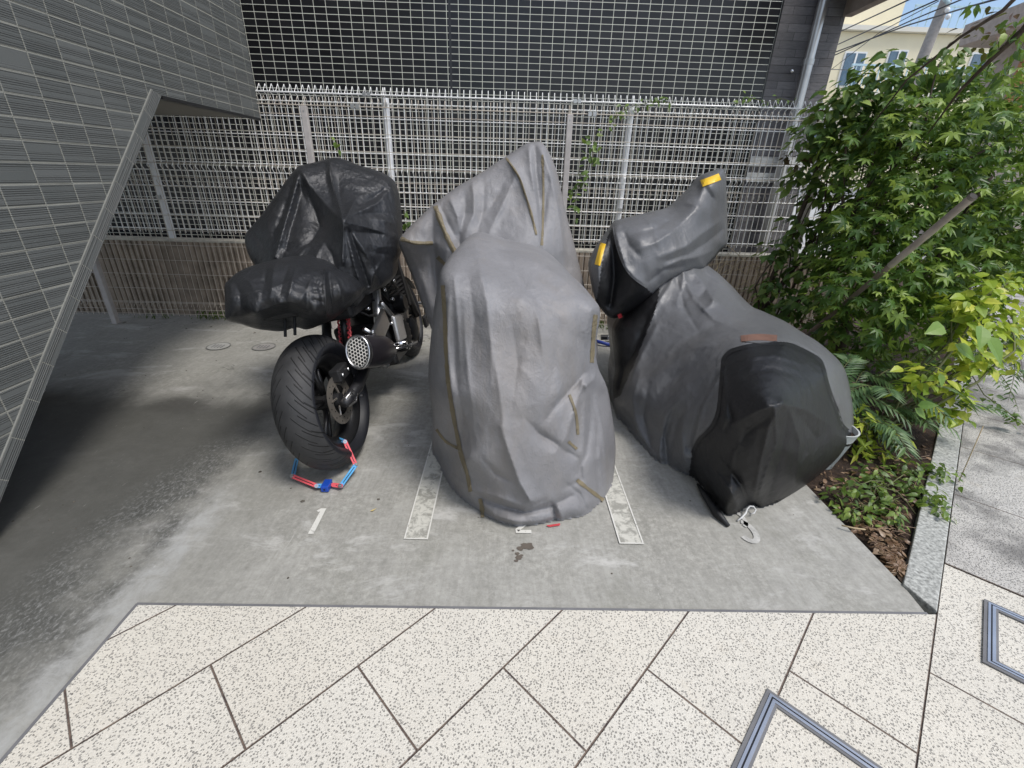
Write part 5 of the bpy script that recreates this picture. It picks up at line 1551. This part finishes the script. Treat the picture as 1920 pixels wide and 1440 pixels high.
# ================================================================== VEGETATION
def t_ovate(w=.34, n=4, fold=.16, curl=.18):
    vs = [(0, 0, 0)]; L = []; Rr = []; Md = []
    for i in range(1, n):
        t = i/n; ww = w*math.sin(math.pi*t**.8)*(1-.25*t)
        z = -curl*t*t
        Md.append(len(vs)); vs.append((0, t, z)); L.append(len(vs)); vs.append((-ww, t-.03, z+fold*ww*1.4)); Rr.append(len(vs)); vs.append((ww, t-.03, z+fold*ww*1.4))
    tip = len(vs); vs.append((0, 1, -curl))
    fs = [(0, Md[0], L[0]), (0, Rr[0], Md[0])]
    for i in range(n-2): fs += [(L[i], Md[i], Md[i+1], L[i+1]), (Md[i], Rr[i], Rr[i+1], Md[i+1])]
    fs += [(L[-1], Md[-1], tip), (Md[-1], Rr[-1], tip)]
    return np.array(vs), fs
def t_maple(nl=7, wid=.15, droop=.22):
    ang = [-128, -84, -41, 0, 41, 84, 128] if nl == 7 else [-100, -50, 0, 50, 100]
    ln = [.42, .70, .92, 1.0, .92, .70, .42] if nl == 7 else [.6, .85, 1, .85, .6]
    vs = [(0, 0, 0)]; fs = []
    notch = []
    angs = [ang[0]-28]+[(a+b)/2 for a, b in zip(ang[:-1], ang[1:])]+[ang[-1]+28]
    for i, a in enumerate(angs):
        r = .27 if 0 < i < len(angs)-1 else .12
        notch.append(len(vs)); vs.append((r*math.sin(R_(a)), r*math.cos(R_(a)), -.02))
    for i, (a, l) in enumerate(zip(ang, ln)):
        d = np.array([math.sin(R_(a)), math.cos(R_(a))]); p = np.array([d[1], -d[0]])
        k = len(vs)
        for q_, s_ in ((-1, 1), (0, 1), (1, 1)):
            if q_ == 0: c = d*l; vs.append((c[0], c[1], -droop*l*l))
            else: c = d*l*.55+p*q_*wid*l; vs.append((c[0], c[1], -droop*.3*l*l+.02))
        fs.append((0, notch[i], k, k+1, k+2, notch[i+1]))
    return np.array(vs), fs
def t_lance(w=.10):
    return np.array([(0, 0, 0), (-w, .35, .02), (0, .4, -.02), (w, .35, .02), (0, 1, -.12)]), [(0, 2, 1), (0, 3, 2), (1, 2, 4), (2, 3, 4)]
OV, MP, LN, OV2 = t_ovate(), t_maple(), t_lance(), t_ovate(.27, 4, .1, .3)
def put_leaves(b, tmpl, items):
    """items: (pos, direction of the tip, up normal, size)"""
    tv, tf = tmpl
    for p, d, u, s_ in items:
        d = d/(np.linalg.norm(d)+1e-9); x_ = np.cross(d, u); nx_ = np.linalg.norm(x_)
        if nx_ < 1e-4: continue
        x_ = x_/nx_; z_ = np.cross(x_, d)
        Q = (tv[:, :1]*x_+tv[:, 1:2]*d+tv[:, 2:3]*z_)*s_+p
        b.add([tuple(q) for q in Q], tf)
def cluster_items(rg, cl, n, size, upb=.7, var=.35, hang=.35, shell=.45):
    out = []
    wts = np.array([c[3]**2 for c in cl]); wts = wts/wts.sum()
    cnt = rg.multinomial(n, wts)
    for (px, py, Y, r), k in zip([(c[0], c[1], c[2], c[3]) for c in cl], cnt):
        c = W(px, py, Y)
        for _ in range(k):
            v = rg.normal(size=3); v /= np.linalg.norm(v)
            rad = r*(rg.uniform(shell, 1.0) if rg.random() < .75 else rg.uniform(0.1, 1))
            rad *= 1+.22*mnoise.noise((v[0]*2.3+c[0]*3, v[1]*2.3, v[2]*2.3+c[2]*3))*1.6
            p = c+v*rad*np.array([1, 1, .85])
            if p[1] > 3.93 and p[0] < 2.6: p[1] = 3.93-rg.uniform(0, .2)
            if p[2] < .0: p[2] = rg.uniform(.0, .08)
            outw = v*np.array([1, 1, .5])
            d = outw*.8+rg.normal(size=3)*.5; d[2] = d[2]*.35-hang*rg.uniform(.3, 1.4)
            u = np.array([0, 0, 1.0])*upb+outw*.45+rg.normal(size=3)*.35
            out.append((p, d, u, size*rg.uniform(1-var, 1+var)))
    return out
def stems(root, rg, base, ends, r0_, r1_, name, mat, bend=.15, rough=True):
    for e in ends:
        a = np.array(base if not isinstance(base[0], (tuple, list, np.ndarray)) else base[rg.integers(len(base))]); c = np.array(e)
        n = 8; pts = []
        off = rg.normal(size=3)*bend*np.linalg.norm(c-a)*.5
        for i in range(n+1):
            t = i/n
            p = a+(c-a)*t+off*math.sin(math.pi*t)+np.array([0, 0, .12*np.linalg.norm((c-a)[:2])*math.sin(math.pi*t)])
            if rough and 0 < i < n: p = p+rg.normal(size=3)*.010
            pts.append(Vector(p))
        MB().tube(pts, [r0_+(r1_-r0_)*i/n for i in range(n+1)], 7).build(name, mat, root, smooth=True)
rg = np.random.default_rng(7)
# --- maple
mp_ = empty('maple_tree', tuple(W(1660, 640, 2.9)*np.array([1, 1, 0])), 'green maple tree with pointed star shaped leaves filling the planting bed on the right', 'tree')
mb = np.array([2.42, 3.0, 0.0])
stems(mp_, rg, tuple(mb), [tuple(W(1690, 260, 3.15))], .038, .016, 'trunk', M['bark'], .08)
stems(mp_, rg, tuple(mb+np.array([.1, .1, 0])), [tuple(W(1860, 330, 2.9)), tuple(W(1640, 330, 3.1))], .03, .010, 'branch', M['bark'], .12)
stems(mp_, rg, tuple(mb+(W(1690, 260, 3.15)-mb)*.55), [tuple(W(x_, y_, Y_)) for x_, y_, Y_ in ((1800, 180, 3.2), (1600, 230, 3.3), (1760, 120, 3.3), (1900, 250, 3.0), (1600, 540, 2.6), (1740, 480, 2.55), (1640, 430, 2.7))], .013, .004, 'branch', M['bark'], .15)
CM = [(1680, 225, 3.25, .32), (1780, 205, 3.35, .32), (1880, 205, 3.4, .34), (1620, 470, 3.0, .25), (1560, 480, 3.1, .2), (1820, 260, 3.05, .38), (1910, 300, 2.9, .36), (1720, 300, 3.0, .36), (1620, 290, 3.2, .28), (1760, 390, 2.8, .36), (1860, 420, 2.7, .32), (1660, 400, 2.85, .30),
      (1600, 440, 2.9, .24), (1620, 520, 2.60, .26), (1700, 520, 2.55, .28), (1780, 500, 2.60, .28), (1580, 560, 2.7, .20), (1660, 600, 2.45, .22), (1740, 600, 2.5, .24), (1960, 420, 2.7, .36), (1900, 480, 2.8, .25), (1700, 660, 2.7, .26), (1610, 640, 2.75, .22), (1800, 560, 2.9, .35), (1750, 300, 3.5, .6), (1680, 480, 3.3, .55), (1860, 420, 3.5, .6)]
b = MB(); put_leaves(b, MP, cluster_items(rg, CM, 3000, .064, upb=.75, var=.4)); put_leaves(b, t_maple(5, .19, .35), cluster_items(rg, CM, 1900, .052, upb=.6, var=.45, hang=.6)); b.build('crown', M['leaf_maple'], mp_)
# --- climbing shrub over the fence end
cs = empty('climbing_shrub', (2.15, 3.75, 0), 'leafy climbing shrub with oval leaves and brown stems smothering the right end of the fence', 'shrub')
CC = [(1560, 225, 3.5, .22), (1610, 180, 3.4, .22), (1660, 150, 3.35, .20), (1530, 270, 3.6, .18), (1590, 280, 3.45, .24), (1650, 240, 3.3, .22), (1540, 350, 3.6, .16), (1500, 330, 3.7, .12), (1560, 420, 3.5, .18), (1500, 430, 3.6, .14), (1460, 470, 3.6, .13), (1520, 500, 3.4, .20), (1450, 540, 3.5, .15), (1500, 570, 3.2, .18), (1560, 600, 2.9, .18), (1430, 580, 3.5, .10), (1620, 380, 3.4, .20), (1720, 135, 3.4, .15), (1800, 140, 3.4, .14)]
gnd = [(2.05, 3.65, 0), (2.25, 3.7, 0), (2.1, 3.5, 0), (2.4, 3.6, 0)]
stems(cs, rg, (2.0, 3.6, 0), [tuple(W(1545, 270, 3.6)), tuple(W(1590, 330, 3.55))], .026, .012, 'stem', M['bark'], .10)
stems(cs, rg, (2.15, 3.55, 0), [tuple(W(c[0], c[1], c[2])) for c in CC[:12]], .010, .003, 'stem', M['bark'], .22)
b = MB(); put_leaves(b, OV, cluster_items(rg, CC, 1950, .072, upb=.9, hang=.5)); b.build('foliage', M['leaf_creeper'], cs)
b = MB(); put_leaves(b, OV, cluster_items(rg, [(1500, 300, 3.6, .10), (1480, 300, 3.65, .05), (1540, 205, 3.5, .08), (1850, 60, 3.2, .15)], 60, .05)); b.build('reddish_leaves', M['leaf_red'], cs)
# --- overhanging dark branch
ob = empty('overhanging_branch', tuple(W(1990, -60, 2.2)), 'dark overhanging branch with drooping leaves at the top right corner', 'branch')
MB().tube([Vector(W(x_, y_, Y_)) for x_, y_, Y_ in ((1990, -40, 2.3), (1920, 55, 2.4), (1860, 110, 2.45), (1800, 170, 2.6), (1740, 250, 2.8))], [.018, .014, .010, .007, .003], 7).build('branch', M['bark'], ob, smooth=True)
MB().tube([Vector(W(x_, y_, Y_)) for x_, y_, Y_ in ((1980, -80, 2.5), (1880, 20, 2.6), (1800, 70, 2.7), (1700, 150, 2.9), (1600, 280, 3.2))], [.012, .009, .007, .005, .002], 7).build('branch', M['bark'], ob, smooth=True)
b = MB(); put_leaves(b, OV2, cluster_items(rg, [(1900, 100, 2.4, .10), (1910, 50, 2.4, .07), (1862, 85, 2.5, .05), (1790, 95, 2.7, .05), (1890, 140, 2.4, .08), (1830, 8, 2.6, .03)], 120, .045, upb=.6, hang=.9)); b.build('foliage', M['leaf_maple'], ob)
# --- lime shrub
lm = empty('lime_shrub', tuple(G(1745, 880)*np.array([1, 1, 0])), 'yellow green shrub with large veined leaves leaning over the kerb', 'shrub')
CL = [(1860, 545, 2.30, .11), (1890, 600, 2.35, .13), (1840, 600, 2.25, .13), (1800, 570, 2.3, .10), (1780, 720, 2.15, .11), (1800, 770, 2.15, .09), (1740, 700, 2.1, .10), (1830, 680, 2.2, .11), (1900, 660, 2.3, .10), (1760, 780, 2.1, .07), (1890, 540, 2.4, .09), (1810, 640, 2.2, .12), (1700, 730, 2.1, .06), (1915, 520, 2.45, .08)]
lb = (2.08, 2.15, 0)
stems(lm, rg, lb, [tuple(W(c[0], c[1], c[2])) for c in CL], .008, .003, 'stem', M['twig'], .16)
b = MB(); put_leaves(b, OV, cluster_items(rg, CL, 640, .062, upb=.8, var=.4)); b.build('foliage', M['leaf_lime'], lm)
b = MB()
for (px, py, Y, dx, dz, s_) in ((1840, 610, 2.0, -.2, -.35, .13), (1770, 612, 2.02, -1, -.12, .12), (1850, 630, 2.0, .35, -.55, .15), (1790, 645, 2.02, .55, -.35, .12), (1720, 760, 2.0, .6, .3, .08), (1715, 765, 2.0, .7, -.5, .08), (1762, 700, 2.0, .1, -.6, .07)):
    p = W(px, py, Y); put_leaves(b, OV, [(p, np.array([dx, -.45, dz]), np.array([.1, -.75, .75]), s_)])
b.build('large_leaves', mat_leaf('big lime leaf', (.14, .26, .05), (.20, .33, .06), (.26, .38, .08), .35), lm)
# --- frond plants
def frond(b, bs, base, dir_, L, nl, ll, droop):
    pts = []; base = np.array(base); d = np.array(dir_)/np.linalg.norm(dir_)
    for i in range(10):
        t = i/9; pts.append(base+d*L*t+np.array([0, 0, -droop*L*t*t]))
    bs.tube([Vector(p) for p in pts], [.0035*(1-.8*i/9) for i in range(10)], 5)
    it = []
    for i in range(nl):
        t = .22+.78*i/nl; k = min(8, int(t*9)); p = pts[k]+(pts[k+1]-pts[k])*(t*9-k)
        tg = pts[k+1]-pts[k]; tg = tg/np.linalg.norm(tg); sd_ = np.cross(tg, [0, 0, 1.0]); sd_ /= np.linalg.norm(sd_)+1e-6
        for sgn in (-1, 1):
            dd = sd_*sgn*.8+tg*.75+np.array([0, 0, -.12])
            it.append((p, dd, np.cross(sd_, tg)*1.0+np.array([0, 0, .3]), ll*(1-.35*abs(t-.5))*rg.uniform(.85, 1.1)))
    put_leaves(b, LN, it)
fr = empty('frond_plant', tuple(G(1640, 880)*np.array([1, 1, 0])), 'dark green plant with feathery fronds of narrow leaflets beside the charcoal cover', 'plant')
b = MB(); bs = MB()
fb = np.array([2.02, 2.28, .22])
for k in range(46):
    a = rg.uniform(0, 2*math.pi); el = rg.uniform(.05, 1.1)
    frond(b, bs, fb+rg.normal(size=3)*np.array([.15, .12, .10]), (math.cos(a), math.sin(a)-.35, el), rg.uniform(.22, .40), 9, .105, rg.uniform(.3, .7))
b.build('fronds', M['leaf_frond'], fr); bs.build('frond_stalks', M['twig'], fr)
for k in range(5): MB().tube([Vector((2.02+.05*k-.1, 2.28+.03*k, -.02)), Vector((2.0+.06*k-.1, 2.26+.02*k, .3))], [.012, .008], 7).build('stem', M['bark'], fr)
# bright narrow-leaved plant by the pot
yl = empty('bamboo_grass', tuple(G(1620, 900)*np.array([1, 1, 0])), 'yellow green narrow leaved plant beside the grey pot', 'plant')
b = MB(); it = []
for k in range(230):
    c = W(*[(1625, 850, 2.0), (1610, 790, 2.05), (1650, 870, 2.0), (1640, 810, 2.1)][k % 4]); p = c+rg.normal(size=3)*.045
    it.append((p, rg.normal(size=3)*np.array([1, 1, .4])+np.array([0, -.3, -.35]), np.array([0, -.3, 1.0])+rg.normal(size=3)*.3, rg.uniform(.045, .085)))
put_leaves(b, t_lance(.13), it); b.build('foliage', M['leaf_lime'], yl)
stems(yl, rg, (1.84, 2.03, .2), [tuple(W(1625, 850, 2.0)), tuple(W(1610, 790, 2.05)), tuple(W(1650, 870, 2.0)), tuple(W(1640, 810, 2.1))], .004, .002, 'stem', M['twig'], .2)
# --- low shrub at the front of the bed
sh = empty('low_shrub', tuple(G(1630, 960)*np.array([1, 1, 0])), 'low shrub with small fresh green leaves at the front corner of the bed', 'shrub')
CS = [(1590, 910, 1.62, .07), (1640, 930, 1.64, .09), (1690, 930, 1.72, .09), (1620, 965, 1.52, .07), (1670, 975, 1.5, .07), (1720, 960, 1.62, .08), (1560, 925, 1.62, .05), (1740, 990, 1.55, .06), (1700, 890, 1.85, .08), (1640, 890, 1.78, .08), (1590, 960, 1.52, .05), (1745, 920, 1.8, .08)]
stems(sh, rg, [(1.62, 1.66, -.02), (1.75, 1.72, -.02), (1.68, 1.6, -.02), (1.85, 1.75, -.02)], [tuple(W(c[0], c[1], c[2])) for c in CS], .003, .0015, 'stem', M['twig'], .3)
b = MB(); put_leaves(b, OV2, cluster_items(rg, CS, 620, .034, upb=.9, var=.4, hang=.2, shell=.2)); b.build('foliage', M['leaf_small'], sh)
# --- shrub behind at the right, reaching over the path
fs_ = empty('feathery_shrub', (3.1, 2.75, 0), 'dark feathery shrub reaching over the pale path at far right', 'shrub')
b = MB(); bs = MB()
for k in range(40):
    a = rg.uniform(-2.2, .9)
    frond(b, bs, W(1850, 640, 2.75)+rg.normal(size=3)*np.array([.16, .16, .10]), (math.cos(a), math.sin(a)*.7, rg.uniform(-.2, .5)), rg.uniform(.2, .38), 10, .06, rg.uniform(.3, .8))
b.build('fronds', M['leaf_frond'], fs_); bs.build('frond_stalks', M['twig'], fs_)
for k in range(3): MB().tube([Vector((2.75+.1*k, 2.75, -.02)), Vector(W(1850+15*k, 660, 2.75))], [.014, .007], 7).build('stem', M['bark'], fs_)
# trailing stem over the path
ts = empty('trailing_vine', tuple(W(1840, 730, 2.3)), 'trailing vine with small leaves hanging over the pale path', 'vine')
vp = [(1820, 700, 2.4), (1845, 740, 2.35), (1880, 765, 2.3), (1905, 785, 2.28), (1925, 800, 2.25)]
MB().tube([Vector(W(*p)) for p in vp], .003, 5).build('stem', M['twig'], ts)
b = MB(); it = []
for k in range(46):
    t = rg.uniform(0, len(vp)-1.001); i = int(t); p = W(*vp[i])+(W(*vp[i+1])-W(*vp[i]))*(t-i)
    it.append((p+rg.normal(size=3)*.015, rg.normal(size=3)+np.array([0, 0, -.4]), np.array([0, -.2, 1])+rg.normal(size=3)*.3, rg.uniform(.03, .05)))
put_leaves(b, OV, it); b.build('foliage', M['leaf_small'], ts)

# --- vines in the fence
def vine(lb, path, n, size, Y, spread, par='foliage'):
    root = empty('fence_vine', tuple(W(path[0][0], path[0][1], Y)), lb, 'vine', 'vines growing through the fences')
    P = [W(p[0], p[1], Y) for p in path]
    MB().tube([Vector(p) for p in P], .0022, 5).build('stem', M['twig'], root)
    it = []
    for k in range(n):
        t = rg.uniform(0, len(P)-1.001); i = int(t); p = P[i]+(P[i+1]-P[i])*(t-i)
        it.append((p+rg.normal(size=3)*spread*np.array([1, .6, 1]), rg.normal(size=3)*np.array([1, .5, .6])+np.array([0, -.3, -.4]), np.array([0, -.5, .8])+rg.normal(size=3)*.3, size*rg.uniform(.7, 1.2)))
    b = MB(); put_leaves(b, OV, it); b.build('foliage', M['leaf_small'], root)
vine('vine with fresh leaves climbing the fence between the silver and charcoal covers', [(1085, 400), (1075, 370), (1090, 340), (1085, 320), (1110, 305), (1110, 280), (1120, 250)], 46, .055, 3.93, .03)
vine('small leaf cluster poking through the fence just left of the silver cover', [(765, 445), (760, 420), (757, 395)], 9, .06, 3.93, .018)
vine('pair of small leaves on the fence above the black cover', [(615, 235), (622, 260), (632, 282)], 5, .05, 3.95, .012)
vine('vine lying along the top of the fence above the middle of the lot', [(1140, 235), (1160, 210), (1190, 198), (1230, 190), (1262, 194)], 44, .045, 4.25, .02)
vine('thin vine along the top of the fence near the drainpipe', [(1380, 195), (1400, 182), (1440, 192), (1462, 184), (1490, 192)], 24, .04, 4.3, .016)
# --- weeds at the wall foot
def grass_tuft(lb, px, py, w_, n, h):
    c = G(px, py); root = empty('weed_tuft', tuple(c), lb, 'weeds', 'weeds along the foot of the block wall')
    b = MB(); it = []
    for k in range(n):
        p = np.array([c[0]+rg.uniform(-w_, w_), 4.12+rg.uniform(-.05, .1), 0.0]); it.append((p, np.array([rg.normal()*.5, rg.normal()*.5, 1]), np.array([rg.normal(), -1, .2]), h*rg.uniform(.5, 1.2)))
    put_leaves(b, t_lance(.09), it); put_leaves(b, OV2, [(q[0]+np.array([0, 0, q[3]*.6]), rg.normal(size=3), np.array([0, -.3, 1]), q[3]*.4) for q in it[::3]])
    b.build('blades', M['grass'], root)
grass_tuft('green weeds at the wall foot behind the left end of the black cover', 395, 604, .22, 80, .08)
grass_tuft('small weeds at the wall foot nearer the slanted tile edge', 285, 598, .16, 34, .05)
grass_tuft('green weeds at the wall foot between the left motorcycle and the silver cover', 790, 600, .16, 80, .10)
grass_tuft('weeds at the wall foot behind the charcoal cover', 1120, 606, .14, 50, .09)
# dry stalks
dsx = empty('dry_stalks', (1.95, 3.75, 0), 'tangle of dry straw coloured stalks between the charcoal cover and the shrub', 'dry plant')
b = MB()
for k in range(70):
    c = W(rg.uniform(1345, 1450), rg.uniform(490, 640), 3.7); d = rg.normal(size=3)*np.array([.14, .05, .12])
    b.tube([Vector(c-d), Vector(c+rg.normal(size=3)*.01), Vector(c+d)], .0022, 4)
b.build('stalks', M['straw'], dsx)
# leaf litter on the soil
b = MB(); it = []
for k in range(900):
    y = 1.2+3*rg.random()**2; x = 1.47+rg.random()*max(.02, (y+.27-1.47))
    it.append((np.array([x+.01, y+.02, -.004+.016*rg.random()]), rg.normal(size=3)*np.array([1, 1, .12]), np.array([0, 0, 1])+rg.normal(size=3)*.35, rg.uniform(.012, .045)))
put_leaves(b, OV2, it)
for k in range(500):
    y = 1.2+2*rg.random()**2; x = 1.47+rg.random()*max(.02, (y+.27-1.47)); d = rg.normal(size=3)*np.array([.014, .014, .002])
    b.tube([Vector(np.array((x+.02, y+.03, .006))-d), Vector(np.array((x+.02, y+.03, .010))+d)], .0013, 4)
tag(b.build('leaf_litter', M['leaf_dead']), kind='stuff')
tw = MB().tube([Vector(G(1578, 985, .02)), Vector(G(1600, 990, .025)), Vector(G(1622, 993, .02))], .0035, 6)
tag(tw.build('fallen_twig', M['straw'], smooth=True), 'pale twig lying across the edge of the planting bed', 'twig')
# leaning metal pole
pl = empty('leaning_pole', (2.33, 2.9, .7), 'weathered metal pole leaning out of the maple leaves', 'pole')
pa, pb_ = W(1625, 535, 2.50), W(1825, 368, 2.08)
MB().tube([Vector(pa+(pa-pb_)*.9), Vector(pa), Vector(pa+(pb_-pa)*.28)], .0135, 14).build('inner_tube', simple('dull pole', (.24, .19, .16), .5, .2), pl, auto=40)
MB().tube([Vector(pa+(pb_-pa)*.27), Vector(pb_)], .0165, 14, cap=False).build('outer_tube', simple('weathered pole metal', (.42, .36, .31), .45, .3, var=.35, nsc=8), pl, auto=40)
dpl = (pb_-pa)/np.linalg.norm(pb_-pa)
MB().tube([Vector(pb_-dpl*.012), Vector(pb_+dpl*.003)], .0175, 14, cap=False).build('end_collar', simple('dull pole collar', (.22, .19, .16), .7), pl, auto=40)
MB().tube([Vector(pb_-dpl*.002), Vector(pb_+dpl*.0015)], .0155, 14).build('end_hole', simple('dark pole bore', (.05, .045, .04), .9), pl)
# cane support stake at the path edge
MBs = MB().tube([Vector(G(1797, 905)), Vector(G(1797, 905)+np.array([.01, .03, .30]))], .0022, 6)
tag(MBs.build('plant_stake', M['straw'], smooth=True), 'thin stake standing at the path edge under the lime shrub', 'stake')

b = MB(); it = []
for k in range(170):
    x, y = rg.uniform(-3.2, 1.4), 1.08+2.85*rg.random()
    if rg.random() < .5: y = 3.75+.4*rg.random()
    s_ = rg.uniform(.002, .006) if rg.random() < .85 else rg.uniform(.008, .014)
    a = rg.uniform(0, 6.28); h_ = .0025+s_*.4
    q3 = [(x+s_*math.cos(a+t)*rg.uniform(.6, 1.2), y+s_*math.sin(a+t)*rg.uniform(.6, 1.2), .001) for t in (0, 1.3, 2.6, 3.9, 5.1)]
    b.add(q3+[(x, y, h_)], [(i, (i+1) % 5, 5) for i in range(5)])
tag(b.build('grit', simple('grit', (.09, .08, .065), .9, var=.6, nsc=60)), kind='stuff')
